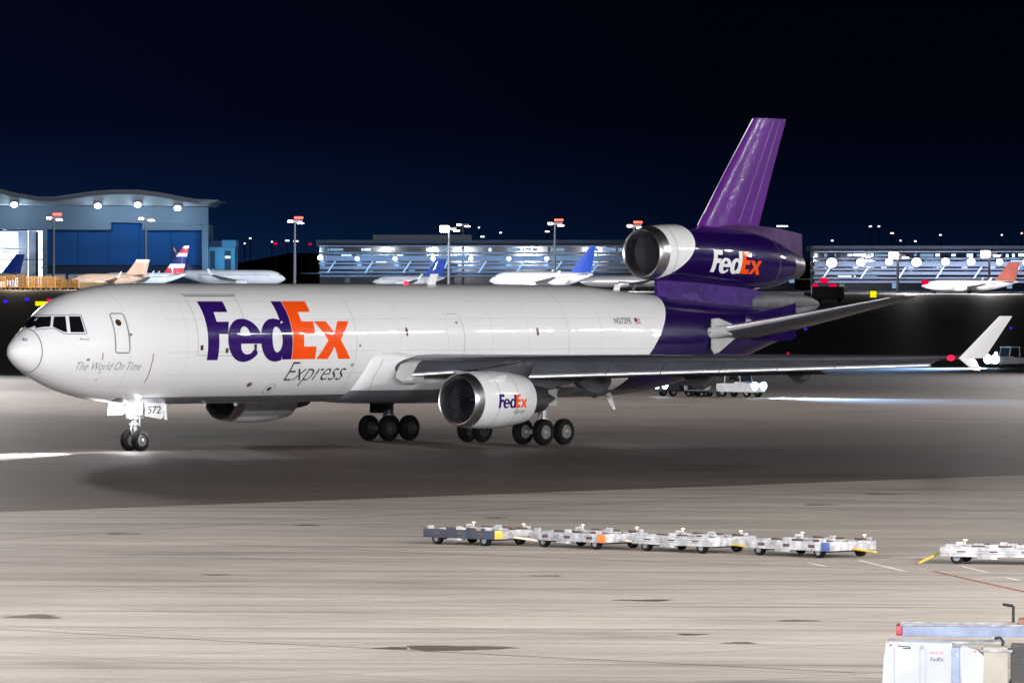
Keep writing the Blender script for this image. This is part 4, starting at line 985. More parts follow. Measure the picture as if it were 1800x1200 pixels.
# lettering and fittings on the body side
def flat_text(txt, x0, x1, z, cap, m, parent, y=-.006, shear=0.0, wt=0.0):
    bm = text_bm(txt, 1.0, shear, wt); fit_bm(bm, x0, x1, z, cap=cap); decal('lettering', bm, m, parent, lambda x, s: Vector((x, y, s)), 9, flip=False)
flat_text('MAX 2T', 1.0, 1.28, H(1150), .055, mat('red_lettering', (.45, .03, .03), .5), bl)
flat_text('FedEx', 1.02, 1.28, H(1162), .075, M['logo_purple'], bl)
hh = MB(); hh.path([(.36, -.03, H(1134)), (.36, -.05, H(1136)), (.58, -.05, H(1137)), (.60, -.03, H(1140)), (.45, -.03, H(1140))], .008, 6); hh.build('door_handle', M['dark'], bl)
bx_('latch', M['gse_grey'], (.84, -.004, H(1138)), (.09, .015, .075), .005)
for x in (.28, .80, .92): bx_('door_gap', M['seam'], (x, -.001, .72), (.010, .006, .72), 0)
for x in (.55, 2.9):
    for y in (.12, 1.15):
        w, q = MB(), MB(); wheel(w, q, (x, y, .27), .27, .2); wo_ = w.build('wheel', M['tyre'], bl); q.build('rim', M['rim'], wo_)

# ================================================================== TUGS AND CARS BEHIND THE JET
M['head'] = emit('headlamp_glass', (.55, .78, 1), 14)
M['tug_white'] = mat('tug_white_paint', (.6, .62, .66), .45, 0, .1, .15, 2)
M['dim_glass'] = mat('tug_window', (.02, .03, .04), .15, 0, .3)
def tug(label, loc, rotz, cabin=True, body=M['tug_white'], roof_lamp=False, L_=3.4, lamp=.17, beam=8e3, name='baggage_tug', cat='baggage tug'):
    # heading +x
    t = thing(name, label, cat, loc, rotz)
    b_ = MB(); b_.prism([(-L_/2, .35), (-L_/2, .95), (-.1, 1.0), (.1, 1.12), (L_/2-.25, 1.02), (L_/2, .80), (L_/2, .35)], -.75, .75); bo_ = b_.build('body', body, t, angle=20); bo_.modifiers.new('edge', 'BEVEL').width = .05
    if cabin:
        c = MB()
        for x, x2 in ((-.95, -.90), (.55, .30)):
            for y in (-.66, .66): c.tube((x, y, 1.0), (x2, y*.95, 1.92), .04, n=8)
        c.box((-.3, 0, 1.96), (1.45, 1.42, .09), None, .03); c.build('cab_frame', body, t)
        g_ = MB(); g_.box((.43, 0, 1.5), (.03, 1.2, .75), Matrix.Rotation(R(-15), 3, 'Y')); g_.build('windscreen', M['dim_glass'], t)
        s = MB(); s.box((-.45, 0, 1.15), (.5, .9, .12), None, .04); s.box((-.72, 0, 1.42), (.12, .9, .5), None, .04); s.build('seat', M['dark'], t)
    for x in (-L_/2+.55, L_/2-.6):
        for y in (-.62, .62):
            solid_wheel(t, (x, y, .33), .33, .22)
    for y in (-.5, .5):
        h = MB(); h.ball((L_/2+.02, y, .82), (lamp*.6, lamp, lamp), 8); h.build('headlight', M['head'], t)
    if roof_lamp:
        h = MB(); h.ball((L_/2-.6, 0, 1.35), (.12, .16, .16), 8); h.build('work_light', M['head'], t)
    if beam:
        a = rotz; p = Vector(loc)+Vector((math.cos(a)*(L_/2+.3), math.sin(a)*(L_/2+.3), .85))
        spot('headlight_beam', p, p+Vector((math.cos(a)*14, math.sin(a)*14, -.9)), beam, 80, 1, .1, (.35, .6, 1))
    return t
p = gp(1302, 698); t1 = tug('white open cab baggage tug with blazing headlights under the wing', (p.x, p.y, p.z+.02), R(-42), lamp=.30, beam=1.2e5)
for u, n in ((1256, 0), (1226, 1)):
    q = gp(u, 697); c = MB()
    t_ = thing('baggage_cart', ('low empty baggage cart hitched right behind the white tug' if n == 0 else 'low empty baggage cart, last in the row behind the white tug'), 'baggage cart', (q.x, q.y, q.z+.02), R(-20), 'low carts towed under the wing')
    c.box((0, 0, .45), (1.6, 1.3, .1), None, .02); c.build('deck', M['galv'], t_)
    c = MB(); c.box((-.78, 0, .62), (.05, 1.25, .3)); c.box((.78, 0, .62), (.05, 1.25, .3)); c.build('end_board', M['tug_white'], t_)
    for x in (-.5, .5):
        for y in (-.5, .5): solid_wheel(t_, (x, y, .2), .2, .14)
    c = MB(); c.tube((.8, 0, .35), (1.35, 0, .3), .03); c.build('tow_bar', M['galv'], t_)
p = gp(1196, 696.5); tug('dark low service car with two white headlights close by the tail of the jet', (p.x, p.y, p.z+.02), R(214), cabin=False, body=mat('dark_car_paint', (.02, .02, .03), .3, 0, .5), lamp=.30, beam=0, name='service_car', cat='service car')
p = gp(1772, 646); tug('white service tug with a roof frame and three dazzling lamps behind the winglet', (p.x, p.y, p.z+.02), R(-138), lamp=.46, roof_lamp=True, beam=2.2e5, L_=4.6, name='service_tug', cat='service tug')

# ================================================================== LIGHTS AND SIGNS IN THE GRASS
M['blue_dot'] = emit('blue_edge_lamp', (.05, .02, 1), 1.0); M['yel'] = emit('lit_yellow_sign', (1, .92, .0), 1.0); M['red_dot'] = emit('red_edge_lamp', (1, .0, .06), .95)
M['post'] = mat('lamp_post_metal', (.2, .2, .22), .5, .3)
k_ = 0
for u, v, w, lab in ((10, 531, .35, 'blue taxiway edge light far left in the dark grass'), (47, 527, .35, 'blue taxiway edge light right of the leftmost one, above the nose'), (1416, 581, .16, 'blue taxiway edge light in the dark between tailplane and wing'), (1777, 579, .16, 'blue taxiway edge light beside the winglet top')):
    p = gp(u, v+2.2); t_ = thing('edge_light', lab, 'edge light', p, 0, 'blue taxiway edge lights')
    MB().tube((0, 0, 0), (0, 0, .3), .05).build('post', M['post'], t_); MB().ball((0, 0, .42), (w*1.6, w, w), 7).build('lamp', M['blue_dot'], t_)
for u, v, wd, ht, lab, lit in ((72, 533.5, 20, 7.5, 'lit yellow taxiway sign glowing in the grass beyond the cockpit', 'yel'), (1535, 517, 11, 11, 'lit yellow sign glowing above the tip of the tailplane', 'yel')):
    p = gp(u, v+8); sc_ = FPX/p.y; t_ = thing('taxiway_sign', lab, 'taxiway sign', p, 0)
    h0 = (8-ht/2)/sc_; W2, H2 = wd/sc_, ht/sc_
    MB().box((0, .12, h0+H2/2), (W2+.2, .2, H2+.2), None, .05).build('housing', M['post'], t_)
    MB().box((0, 0, h0+H2/2), (W2, .06, H2), None, .03).build('lit_face', M[lit], t_)
    s = MB(); s.tube((-W2*.3, .12, 0), (-W2*.3, .12, h0+.1), .06); s.tube((W2*.3, .12, 0), (W2*.3, .12, h0+.1), .06); s.build('leg', M['post'], t_)
for u, v, r, lab in ((86, 527, .75, 'red marker light above the yellow sign at left'), (1385, 620.5, .20, 'red marker light just over the wing'), (1449, 493, 1.4, 'largest red lamp of the three behind the tail'), (1433, 503, 1.1, 'small red lamp, left of the three behind the tail'), (1464, 503, 1.2, 'small red lamp, right of the three behind the tail'), (1626, 496, 1.2, 'red lamp over the parked airliner at right'), (484, 428, 1.0, 'left red lamp in the dark beside the terminal'), (545, 429, .9, 'right red lamp in the dark beside the terminal')):
    Y = 1500 if v > 480 else 2600; r *= .6
    if v > 515: p = gp(u, v+3); Y = p.y
    else: p = gx(u, Y)
    c = at(u, v, Y); t_ = thing('marker_light', lab, 'marker light', p, 0, 'red marker lights')
    hz_ = c.z-p.z
    MB().tube((0, 0, 0), (0, 0, max(.1, hz_-r*.3)), .08).build('post', M['post'], t_); MB().ball((0, 0, hz_), (r*1.3, r*.8, r*.8), 7).build('lamp', M['red_dot'], t_)

# ================================================================== FAR SIDE: HANGAR, TERMINAL, AIRLINERS, MASTS
HY = 2350.0
def HP(u, v, Y=HY): return at(u, v, Y)
M['facade'] = mat('hangar_facade', (.12, .17, .24), .6, 0, 0, .15, .05)
M['roofm'] = mat('hangar_roof_metal', (.26, .29, .33), .5, .2, 0, .25, .08, stretch=(.2, 1, 4))
M['bluedoor'] = mat('blue_hangar_door', (.004, .075, .27), .9, 0, 0, .25, .06, stretch=(.4, 1, 1.6))
M['navy'] = mat('navy_recess', (.006, .02, .06), .7, 0, 0, .2, .1)
M['white_int'] = mat('white_bay_wall', (.75, .78, .85), .6, 0, 0, .12, .2)
M['annex'] = mat('annex_wall', (.04, .20, .34), .6, 0, 0, .15, .1)
M['cool'] = emit('cool_floodlight', (.90, 1, .97), 14); M['bluewhite'] = emit('blue_white_floodlight', (.75, .90, 1), 14)
M['warmw'] = emit('warm_floodlight', (1, .90, .80), 16); M['redcrown'] = emit('red_obstruction_lamp', (1, .06, .04), 7)
M['window_lit'] = emit('lit_window', (.62, .85, 1), 2.2); M['window_dim'] = emit('dim_window', (.30, .52, .80), .7)
M['bay_lit'] = emit('bay_ceiling_lamp', (.85, .93, 1), 6)
hg = thing('hangar', 'large grey aircraft hangar with a wavy roof, blue doors and floodlights', 'hangar', gx(150, HY))
O = Vector(hg.location)
def rel(p): return Vector(p)-O
def hpanel(name, m, poly, y0, y1, parent=hg, Y=HY):
    # outline in pixels on the facade, given a real depth in metres
    P = [HP(u, v, Y) for u, v in poly]; mb = MB()
    mb.loft([[Vector((q.x, Y+y0, q.z))-O for q in P], [Vector((q.x, Y+y1, q.z))-O for q in P]])
    return mb.build(name, m, parent, smooth=False)
base = 507
hpanel('wall', M['facade'], [(-190, 358), (366, 364), (366, 395), (250, 393), (250, 392), (195, 391), (195, 404), (-190, 402)], 0, 3)
hpanel('wall', M['facade'], [(355, 395.1), (366, 395.1), (366, base+1), (355, base+1)], 0, 40)
hpanel('wall', M['facade'], [(250, 393.1), (354.8, 395), (354.8, 404.5), (250, 404.5)], .2, 3)
hpanel('wall', M['facade'], [(75, 402.5), (83, 402.5), (83, base), (75, base)], -.5, 40)
hpanel('hangar_door', M['bluedoor'], [(83.3, 404.3), (194.8, 404.3), (195, 392), (250, 393), (250, 404.8), (354.6, 404.8), (354.6, 466), (83.3, 466)], 2.2, 2.8)
hpanel('door_base', M['navy'], [(83.3, 466.2), (354.6, 466.2), (354.6, base), (83.3, base)], 2.6, 3.4)
for u in (136, 190, 244, 300): hpanel('door_joint', M['navy'], [(u, 405), (u+.7, 405), (u+.7, 466), (u, 466)], 2.05, 2.19)
# roof: wavy slab with a stepped fascia underneath
top = [(-200, 352), (-140, 349), (-80, 337), (-30, 331), (5, 333), (35, 340), (70, 346), (100, 346), (135, 341), (170, 336), (205, 334), (245, 334), (285, 339), (320, 346), (350, 350.5), (384, 352)]
bot = [(384, 354), (372, 357), (366, 363), (-200, 357)]
hpanel('roof', M['roofm'], top+bot, -9, 60)
for k in range(3):
    hpanel('roof_fascia', M['facade'], [(-195, 354-3*k)]+[(u, v+4.5+k*3.2 if v+4.5+k*3.2 < 359 else 359) for u, v in top[1:-1]]+[(u, min(360, v+5.5+k*3.2)) for u, v in reversed(top[1:-1])]+[(-195, 355-3*k)], -9.9-k*.25, -9.05) if k < 2 else None
# left bay, open and lit
hpanel('bay_wall', M['white_int'], [(-190, 404), (74.5, 404), (74.5, base), (-190, base)], 34, 36)
for u, w in ((27, 16), (46, 13), (-60, 14), (-120, 14)): hpanel('bay_column', M['white_int'], [(u, 405), (u+w, 405), (u+w, base), (u, base)], 12, 16)
hpanel('bay_gantry', M['navy'], [(60, 408), (64, 408), (64, base), (60, base)], 8, 9)
for v in (430, 436, 442, 455, 470): hpanel('bay_beam', M['white_int'] if v != 455 else M['navy'], [(-190, v), (73, v), (73, v+2), (-190, v+2)], 9, 10)
hpanel('bay_store', mat('pale_blue_store', (.35, .45, .7), .6), [(-190, 407), (25, 407), (25, 434), (-190, 434)], 26, 30)
for u in (10, 30, -30, -70):
    p = HP(u, 412, HY+20)-O; b_ = MB(); b_.box(p, (6, 1.5, .6)); b_.build('bay_lamp', M['bay_lit'], hg)
point('bay_light', HP(18, 430, HY+14), 6e4, 2, (.8, .9, 1)); point('bay_light', HP(-60, 430, HY+14), 4e4, 2, (.8, .9, 1))
for u, v, m in ((25, 360, 'cool'), (172, 362, 'cool'), (242, 360, 'bluewhite'), (312, 366, 'cool'), (-90, 362, 'cool')):
    c = HP(u, v, HY-11)-O; h = MB(); h.box(c+Vector((0, 1.2, .2)), (2.6, 1.2, 2.0), None, .3); ho = h.build('floodlight', M['post'], hg)
    h = MB(); h.ball(c, (1.25, .8, .95), 9); h.build('lamp', M[m], ho)
    point('hangar_flood', c+O+Vector((0, -1.5, -3.0)), 4.2e3, 1.0, (.62, .85, 1))
an_ = thing('annex_building', 'small blue lit annex block against the right end of the hangar', 'building', gx(390, HY)); O = Vector(an_.location)
hpanel('wall', M['annex'], [(366.5, 434), (412, 434), (412, 507), (366.5, 507)], 4, 30, an_)
hpanel('upper_wall', M['annex'], [(389, 422), (414, 422), (414, 434.2), (389, 434.2)], 4.5, 28, an_)
hpanel('roof_plant', M['navy'], [(367, 423), (388.5, 423), (388.5, 433.8), (367, 433.8)], 5, 20, an_)
hpanel('door', M['navy'], [(369, 441), (377, 441), (377, 505), (369, 505)], 3.7, 4, an_); hpanel('door', M['navy'], [(394, 441), (405, 441), (405, 505), (394, 505)], 3.7, 4, an_)
hpanel('lit_window', M['window_lit'], [(395, 450), (404, 450), (404, 454), (395, 454)], 3.4, 3.69, an_)
point('annex_light', HP(395, 452, HY-8), 6e3, 1, (.3, .7, 1))

# terminal: long floors with window bands
M['band'] = mat('terminal_band', (.30, .33, .40), .55, 0, 0, .2, .08, stretch=(.3, 1, 1))
M['tglass'] = mat('terminal_glass', (.02, .035, .07), .2, 0, .3, .3, .1)
M['troof'] = mat('terminal_roof', (.06, .065, .08), .6, 0, 0, .2, .1)
def terminal(label, u0, u1, Y, vt, lamps, seed, warm=(.30, .58, 1), pw=3.2e3, lr=1.25, upper=None):
    global O
    rnd = random.Random(seed)
    t = thing('terminal_building', label, 'terminal', gx((u0+u1)/2, Y)); O = Vector(t.location)
    dv = vt-432
    hp = lambda n, m, a, b2, c, d, y0, y1: hpanel(n, m, [(a, c+dv), (b2, c+dv), (b2, d+dv), (a, d+dv)], y0, y1, t, Y)
    hp('core_wall', M['tglass'], u0+1, u1-1, 431, 512-dv, 8, 30)
    hp('roof', M['troof'], u0-4, u1+4, 422, 431.5, -3, 40)
    hp('roof_edge', M['band'], u0, u1, 431.6, 433.2, -4, 6)
    if upper: hp('roof_plant', M['band'], upper[0], upper[1], 412.5, 421.8, 6, 30)
    for a, b2, y in ((443, 446.5, 2), (449.5, 458.5, 0), (461.5, 464.5, 1), (467.5, 473, 0), (477, 480, 1), (483.5, 487.5, 0)): hp('floor_band', M['band'], u0+(0 if y else 2), u1, a, b2, y, y+8)
    # window strips: mullioned panes, some lit
    for a, b2, p_lit in ((435.5, 442, .62), (447, 449.2, .25), (458.7, 461.3, .15), (474, 476.5, .12)):
        u = u0+4
        while u < u1-6:
            w = rnd.choice((3, 5, 8, 12, 20, 26)); w = min(w, u1-4-u)
            r_ = rnd.random()
            if r_ < p_lit and w > 1: 
                s_ = rnd.random()*1.2
                hp('lit_window', M['window_lit'] if rnd.random() < .45 else M['window_dim'], u, u+w*.9, a+s_, b2-(rnd.random()*2 if b2-a > 3 else 0), 7.2, 7.6)
            u += w+rnd.choice((1, 2, 6))
    u = u0+14
    while u < u1-20:
        # slanted struts under the canopy
        P = [(u+14, 459+dv), (u+17, 459+dv), (u+3, 480+dv), (u, 480+dv)]
        hpanel('strut', M['white_int'], P, -2.5, -1.8, t, Y); u += 66.3 if (u-u0) % 2 < 1.9 else 33
    hp('apron_canopy', M['troof'], u0-30, u1, 479.5, 481.5, -9, -3)
    for k, (u, v, r_) in enumerate(lamps):
        c = HP(u, v, Y-6)-O; h = MB(); h.box(c+Vector((0, 1.6, 0)), (r_*1.2, 1.5, r_*1.2), None, .2); ho = h.build('floodlight', M['post'], t)
        r_ *= .72; h = MB(); h.ball(c, (r_*1.12, .7, r_), 9); h.build('lamp', M['bluewhite'], ho)
        point('terminal_flood', c+O+Vector((0, -5, -2.0)), pw, 1.0, warm)
    for k in range(6):
        u = u0+30+(u1-u0-60)*k/5+rnd.random()*20
        hp('service_door', M['window_dim'] if k % 2 else M['white_int'], u, u+9, 487, 497, 7, 7.6)
    return t
terminal('long grey terminal with stacked floors and a row of white lamps behind the jet', 560, 1400, 2450, 432, [(563, 453, 1.25)]+[(628+66.6*k, 454.5, 1.0) for k in range(7)], 3, upper=(655, 829))
terminal('terminal wing at the far right with a row of large round lamps', 1430, 2000, 2300, 442, [(1462, 462, 2.3), (1513, 461, 1.9), (1563, 460, 1.6), (1611, 461, 2.1), (1662, 460, 1.75), (1707, 460, 1.75), (1757, 460, 1.45), (1803, 461, 1.5)], 8, (.60, .70, 1), 3.5e3)

# light masts
def mast(label, u, v, Y, kind, pole=True, r=1.6, vb=None):
    p = gx(u+2, Y); t = thing('light_mast', label, 'light mast', p, 0, 'tall apron light masts')
    top_ = at(u+2, v, Y); h = top_.z-p.z
    MB().tube((0, 0, 0), (0, 0, h), .55, .3, 10).build('pole', M['mastm'], t)
    hd = MB(); hd.box((0, 0, h), (5.2, 2.4, 1.0), None, .2); hd.build('head_frame', M['post'], t)
    l = MB(); nn = max(2, int(r*1.6))
    for i in range(nn):
        for j in range(max(1, nn-1)):
            l.ball((-1.5+(i-(nn-1)/2)*.78, -1.6, h-.1+(j-(nn-2)/2)*.75), (.42, .3, .42), 6)
    l.build('lamp_cluster', M['warmw'], t)
    l = MB(); l.box((1.2+r*.5, -1.3, h-.7), (2.2, .4, .32), None, .1); l.build('lamp_bar', M['warmw'], t)
    if kind == 'red':
        l = MB(); l.box((1.3, -1.4, h+1.2), (3.0, .6, .7), None, .2); l.build('obstruction_lamp', M['redcrown'], t)
    return t
M['mastm'] = mat('mast_metal', (.10, .10, .11), .5, .2)
mast('light mast with a red crown in front of the left end of the hangar', 92, 383, 2150, 'red', r=1.5)
mast('light mast with a plain lamp in front of the blue hangar doors', 254, 384, 2150, 'w', r=1.5)
mast('red topped light mast standing alone between hangar and terminal', 516, 389, 2150, 'red', r=1.5)
mast('brightest light mast, beside the roof box of the terminal', 787, 402, 2150, 'w', r=2.6)
mast('plain light mast just right of the brightest one', 811, 395, 2500, 'w', r=1.3)
mast('red topped light mast over the middle of the terminal', 973, 393, 2150, 'red', r=1.5)
mast('red topped light mast by the inlet of the tail engine', 1112, 397, 2150, 'red', r=1.5)
mast('bright warm mast over the left part of the far right wing', 1576, 449, 2150, 'w', r=2.6)
mast('bright warm mast with a pale pole near the right edge', 1737, 446, 2150, 'w', r=2.5)
# fill lights added for the airliners and carts, standing at none of the masts
for u, v, Y, pw, c in ((30, 420, 1925, 3.2e4, (1, .76, .45)), (180, 420, 1985, 1.1e5, (1, .85, .75)), (330, 430, 2060, 9e4, (.7, .86, 1)), (440, 430, 2100, 8e4, (.55, .78, 1)), (720, 430, 2130, 8e4, (.85, .9, 1)), (930, 430, 2000, 2.2e5, (.9, .93, 1)), (1090, 430, 2080, 8e4, (1, .95, .95)), (1600, 452, 1975, 9e4, (1, .94, .92)), (1740, 452, 1970, 9e4, (1, .94, .92))):
    point('far_apron_fill', at(u, v, Y), pw, 1.5, c)

# airliners parked on the far side
M['winrow'] = mat('airliner_window_row', (.30, .31, .34), .3, 0, 0, .5, 3)
M['air_white'] = mat('airliner_white', (.78, .78, .80), .4, 0, .2, .04, .3)
M['air_beige'] = mat('airliner_cream', (.62, .52, .46), .5, 0, .1, .06, .3)
M['air_silver'] = mat('airliner_silver', (.50, .50, .52), .35, .4, .1, .06, .3)
M['air_blue'] = mat('airliner_blue_tail', (.02, .07, .42), .4, 0, .2, .2, .3)
M['air_navy'] = mat('airliner_navy_tail', (.02, .03, .14), .4, 0, .2, .2, .3)
M['air_red'] = mat('airliner_red_tail', (.62, .05, .07), .4, 0, .2, .1, .3)
M['air_pink'] = mat('airliner_rust_tail', (.42, .12, .10), .5, 0, .2, .2, .3)
def airliner(label, nose_uv, tail_uv, Y, tail_m, body_m=None, flip_head=False, stripes=None, fin_h=6.2, rad=2.0, yaw=0, engines=True, belly=1.2):
    # nose and tail positions in metres along the far apron; x runs from nose to tail
    pn, pt = gx(nose_uv, Y), gx(tail_uv, Y); Lx = (pt-pn).length; s = Lx/38.0*1.0
    a = math.atan2(pt.y-pn.y, pt.x-pn.x)
    t = thing('parked_airliner', label, 'airliner', pn+Vector((0, 0, .05)), a, 'airliners parked along the far apron')
    b_ = body_m or M['air_white']; zc = belly+rad; r = rad
    f = MB(); prof = [(0.0, .05, -.35), (.6, .55, -.28), (1.6, 1.1, -.18), (3.0, 1.6, -.08), (5.0, 1.93, 0), (7, 2, 0), (Lx*.62, 2, 0), (Lx*.75, 1.75, .22), (Lx*.86, 1.2, .7), (Lx*.95, .6, 1.15), (Lx, .2, 1.4)]
    f.loft([[Vector((x, q*r/2*math.cos(k*math.pi/12), zc+dz*r/2+q*r/2*math.sin(k*math.pi/12))) for k in range(24)] for x, q, dz in prof]); f.build('fuselage', b_, t)
    q = MB(); q.box((Lx*.45, 0, zc+.35*r), (Lx*.62, 2*r*math.cos(.36)+.04, .32)); q.build('window_row', M['winrow'], t)
    # cockpit glass
    g_ = MB(); g_.box((1.9, 0, zc+.75*r/2), (.9, 1.7*r/2, .35)); g_.build('cockpit_window', M['glass'], t)
    zf = zc+r*.8; sw = fin_h*.75
    x0, x1 = Lx-7.6, Lx-.9
    segs = [(0, 1, tail_m)] if not stripes else stripes
    for a0, a1, m_ in segs:
        fn = MB(); rr = []
        for k in (a0, a1):
            z = zf+fin_h*k; xa = x0+sw*k; xb = x1+sw*.30*k
            rr.append([Vector((xa, 0, z)), Vector(((xa+xb)/2, .28-.15*k, z)), Vector((xb, 0, z)), Vector(((xa+xb)/2, -.28+.15*k, z))])
        fn.loft(rr); fn.build('fin', m_, t)
    for sd in (-1, 1):
        w = MB(); sec = lambda y, xa, xb, z, th: [Vector((xa, sd*y, z)), Vector(((xa*.7+xb*.3), sd*y, z+th)), Vector((xb, sd*y, z)), Vector(((xa*.7+xb*.3), sd*y, z-th*.7))]
        w.loft([sec(1.0, Lx*.33, Lx*.56, zc-r*.45, .5), sec(6, Lx*.44, Lx*.58, zc-r*.25, .3), sec(16.5, Lx*.62, Lx*.66, zc+r*.35, .1)]); wo_ = w.build('wing', M['air_silver'] if body_m is None else b_, t)
        wl_ = MB(); wl_.loft([[Vector((Lx*.62+.1, sd*16.5, zc+r*.35)), Vector((Lx*.66, sd*16.5, zc+r*.35)), Vector((Lx*.66, sd*16.65, zc+r*.35))], [Vector((Lx*.62+1.6, sd*16.9, zc+r*.35+2)), Vector((Lx*.66+.9, sd*16.9, zc+r*.35+2)), Vector((Lx*.66+.9, sd*17.0, zc+r*.35+2))]]); wl_.build('winglet', b_, wo_)
        w = MB(); w.loft([sec(.4, Lx-6, Lx-2.2, zc+r*.6, .2), sec(6.0, Lx-2.6, Lx-.9, zc+r*.95, .06)]); w.build('tailplane', b_, t)
        if engines:
            e_ = MB(); e_.lathe([(Lx*.37-1, .8), (Lx*.37-1.25, .95), (Lx*.37-.6, 1.1), (Lx*.37+1.2, 1.1), (Lx*.37+2.6, .75)], (0, sd*5.6, belly+.35+.6), n=20, cap1=True); eo = e_.build('engine', b_, t)
            MB().lathe([(Lx*.37-1.0, .8), (Lx*.37-.4, .75), (Lx*.37-.4, .02)], (0, sd*5.6, belly+.35+.6), n=20).build('inlet', M['dark'], eo)
        g_ = MB(); g_.tube((Lx*.5, sd*2.4, zc-r*.6), (Lx*.5, sd*2.4, .4), .15, n=8); go = g_.build('main_gear', M['steel'], t); MB().tube((Lx*.5, sd*2.4-.35, .5), (Lx*.5, sd*2.4+.35, .5), .5, n=14).build('tyre', M['tyre'], go)
    g_ = MB(); g_.tube((4.2, 0, zc-r*.7), (4.2, 0, .4), .12, n=8); go = g_.build('nose_gear', M['steel'], t); MB().tube((4.2, -.3, .38), (4.2, .3, .38), .38, n=14).build('tyre', M['tyre'], go)
    return t
W_ = M['air_white']
airliner('cream airliner with plain cream tail parked before the hangar doors', 124, 262, 2030, M['air_beige'], M['air_beige'], fin_h=5.0, rad=1.9, stripes=[(0, .82, M['air_beige']), (.82, 1, M['air_white'])])
airliner('white airliner with a red, white and navy banded tail', 168, 326, 2130, None, W_, stripes=[(0, .22, M['air_red']), (.22, .36, W_), (.36, .62, M['air_navy']), (.62, .74, W_), (.74, .92, M['air_red']), (.92, 1, W_)], fin_h=9.5, rad=2.1)
airliner('pale airliner with dark navy tail facing right beside the annex', 502, 305, 2180, M['air_navy'], W_, fin_h=8.2, rad=2.6, belly=1.3)
airliner('small white airliner with a blue tail in front of the left terminal lamps', 655, 782, 2200, M['air_blue'], W_, fin_h=6.4, rad=1.7)
airliner('large white airliner with bright blue tail, right of the middle', 860, 1042, 2060, M['air_blue'], W_, fin_h=8.8, rad=2.5)
airliner('silver airliner with its tail hidden by the centre engine of the jet', 1020, 1215, 2150, M['air_navy'], M['air_silver'], fin_h=5, rad=1.9)
airliner('white airliner with a rusty red tail at the far right', 1620, 1790, 2020, M['air_pink'], W_, fin_h=6.0, rad=1.7, belly=.8)
airliner('airliner in the lit hangar bay, only its blue tail showing', -130, 40, 2250, M['air_blue'], W_, fin_h=7.0, rad=2.0)

# yellow ground equipment and boxes along the far left
M['amber'] = mat('amber_equipment_paint', (.62, .34, .06), .6, 0, 0, .3, .8)
M['boxw'] = mat('pale_box', (.6, .55, .5), .6, 0, 0, .15, .5)
rnd = random.Random(4)
adj = ['leftmost', 'second', 'third', 'fourth', 'fifth', 'sixth', 'rightmost']
def cart_far(u, Y, w, h, m, label, group):
    p = gx(u, Y); t_ = thing('equipment_cart', label, 'equipment cart', p+Vector((0, 0, .05)), rnd.uniform(-.2, .2), group)
    b_ = MB(); b_.box((0, 0, .75), (w, 1.8, .35), None, .05)
    for k in range(4): b_.box((-w/2+.1+(w-.2)*k/3, 0, .9+(h-.9)/2), (.14, 1.7, h-.9))
    b_.build('frame', m, t_)
    b_ = MB(); z = 1.0
    while z < h: b_.box((rnd.uniform(-.15, .15), 0, z+.16), (w*rnd.uniform(.75, .96), 1.6, .26), None, .03); z += .46
    b_.build('load', m, t_)
    for x in (-w*.32, w*.32):
        q = MB(); q.tube((x, -.95, .35), (x, .95, .35), .35, n=12); q.build('wheel', M['tyre'], t_)
for k, u in enumerate((2, 18, 36, 54, 72, 90, 106)):
    cart_far(u, 1945+rnd.uniform(-8, 8), 2.7, 4.2+rnd.uniform(-.5, .5), M['amber'], '%s amber cart in the row of yellow equipment at the left' % adj[k], 'yellow equipment carts along the far left')
for k, u in enumerate((120, 133)): cart_far(u, 1960, 2.2, 3.2, M['amber'], 'amber cart %s the cream airliner nose' % ('just left of' if k == 0 else 'right under'), 'yellow equipment carts along the far left')
p = gx(163, 1950); t_ = thing('freight_container', 'pale freight container below the cream airliner', 'container', p, 0)
MB().box((0, 0, 1.3), (7.4, 2.4, 2.2), None, .05).build('box', M['boxw'], t_); q = MB()
for k in range(12): q.box((-3.5+k*.63, -1.22, 1.3), (.08, .05, 2.0))
q.build('rib', M['boxw'], t_); MB().box((0, 0, .15), (7.0, 2.2, .3)).build('base', M['dark'], t_); MB().box((3.9, 0, 1.35), (.35, 2.2, 2.0)).build('door', M['dark'], t_)
for k, (u, w, lab) in enumerate(((98, 36, 'long white ground store at the foot of the hangar doors'), (132, 24, 'white canvas covered store with a slanted side'), (168, 12, 'narrow white booth left of the middle of the doors'), (192, 14, 'narrow white booth at the middle of the doors'), (222, 16, 'white booth right of the middle of the doors'))):
    p = gx(u, 2290); wm = w/FPX*2290; t_ = thing('ground_store', lab, 'store', p, 0, 'white stores below the hangar doors')
    b_ = MB(); b_.prism([(-wm/2, 0), (-wm/2, 4.6), (wm/2-.4, 4.8), (wm/2, 0)], 0, 5); b_.build('wall', M['white_int'], t_); MB().box((0, 2.5, 4.95), (wm*.95, 5.3, .3)).build('roof', M['facade'], t_)
    MB().box((wm*.1, -.05, 1.4), (min(2, wm*.3), .1, 2.6)).build('door', M['navy'], t_)
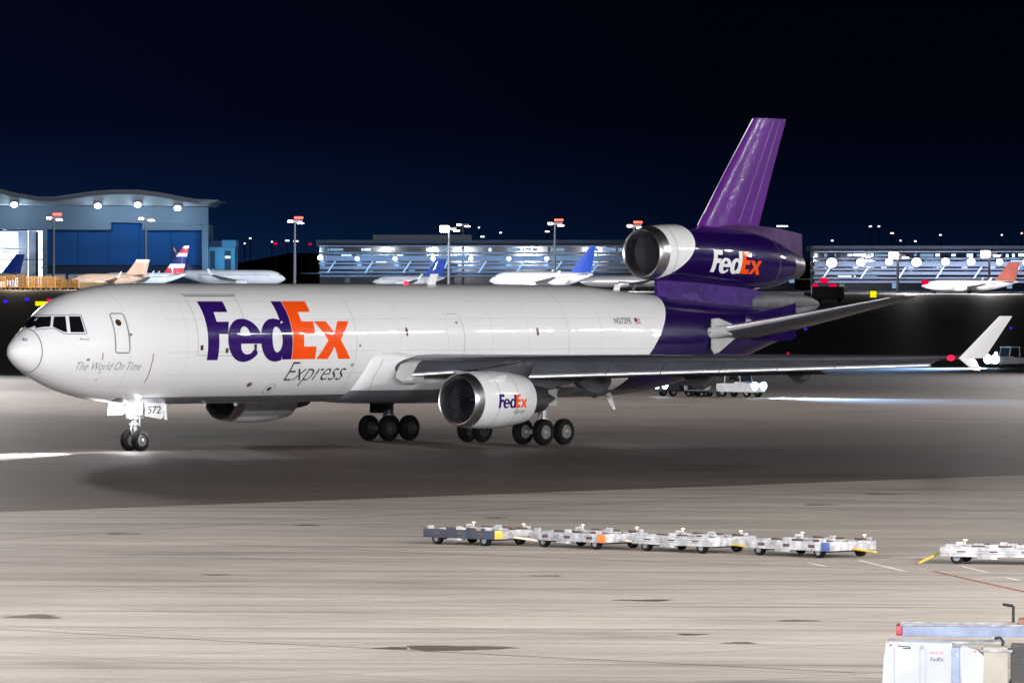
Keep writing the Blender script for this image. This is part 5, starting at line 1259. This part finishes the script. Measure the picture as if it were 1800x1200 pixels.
# dark service vehicles near the right terminal
p = gx(1455, 1480); t_ = thing('catering_truck', 'dark catering truck below the three red lamps', 'truck', p, 0)
MB().box((0, 0, 2.2), (7.5, 2.5, 3.0), None, .1).build('box', mat('dark_truck_paint', (.02, .02, .03), .5), t_); MB().box((-4.8, 0, 1.4), (1.8, 2.3, 1.9), None, .2).build('cab', bpy.data.materials['dark_truck_paint'], t_)
for x in (-4.6, -2, 2.6):
    q = MB(); q.tube((x, -1.25, .5), (x, 1.25, .5), .5, n=14); q.build('wheel', M['tyre'], t_)

# distant town on the rise behind: dark ridge with pinpoint lamps
M['ridge'] = mat('night_hill', (.006, .009, .014), .95, 0, 0, .3, .01)
mb = MB(); N_ = 80; rr0, rr1, rr2 = [], [], []
for k in range(N_+1):
    x = -900+1800*k/N_; z = 22+4*math.sin(k*.35)+3*math.sin(k*.9+1)+2*math.sin(k*2.1)
    rr0.append(Vector((x, 3600, 2))); rr1.append(Vector((x, 3850, z))); rr2.append(Vector((x, 4400, 2)))
mb.loft([rr0, rr1, rr2], False, False, closed=False); struct(mb.build('hills', M['ridge'], angle=80))
M['star_w'] = emit('distant_white_lamp', (.75, .85, 1), 2.5); M['star_o'] = emit('distant_orange_lamp', (1, .75, .55), 2.5)
DL = [(520, 424, 9), (505, 423, 7), (478, 425, 3), (430, 428, 3), (842, 400, 3), (848, 416, 7), (880, 409, 4), (962, 407, 8), (1375, 397.5, 20), (1530, 398, 5), (1545, 398, 4), (1568, 410, 6), (1609, 424, 4), (1653, 413, 4), (1761, 413, 3), (1796, 410, 3), (1463, 423, 4), (1583, 423, 3), (1758, 566, 0), (440, 419, 4)]
for k, (u, v, w) in enumerate(DL):
    if not w: continue
    p = at(u, v, 3500); wd = w/FPX*3500
    g0 = Vector((p.x, 3500, ground_z(3500)))
    t_ = thing('distant_lamp', 'pinpoint of light in the dark town behind the airport', 'distant lamp', g0, 0, 'distant town lamps')
    MB().tube((0, 0, 0), (0, 0, p.z-g0.z-.4), .25, n=6).build('post', M['ridge'], t_)
    MB().box((0, 0, p.z-g0.z), (wd, .6, .75), None, .2).build('lamp', M['star_o'] if k % 4 == 3 else M['star_w'], t_)
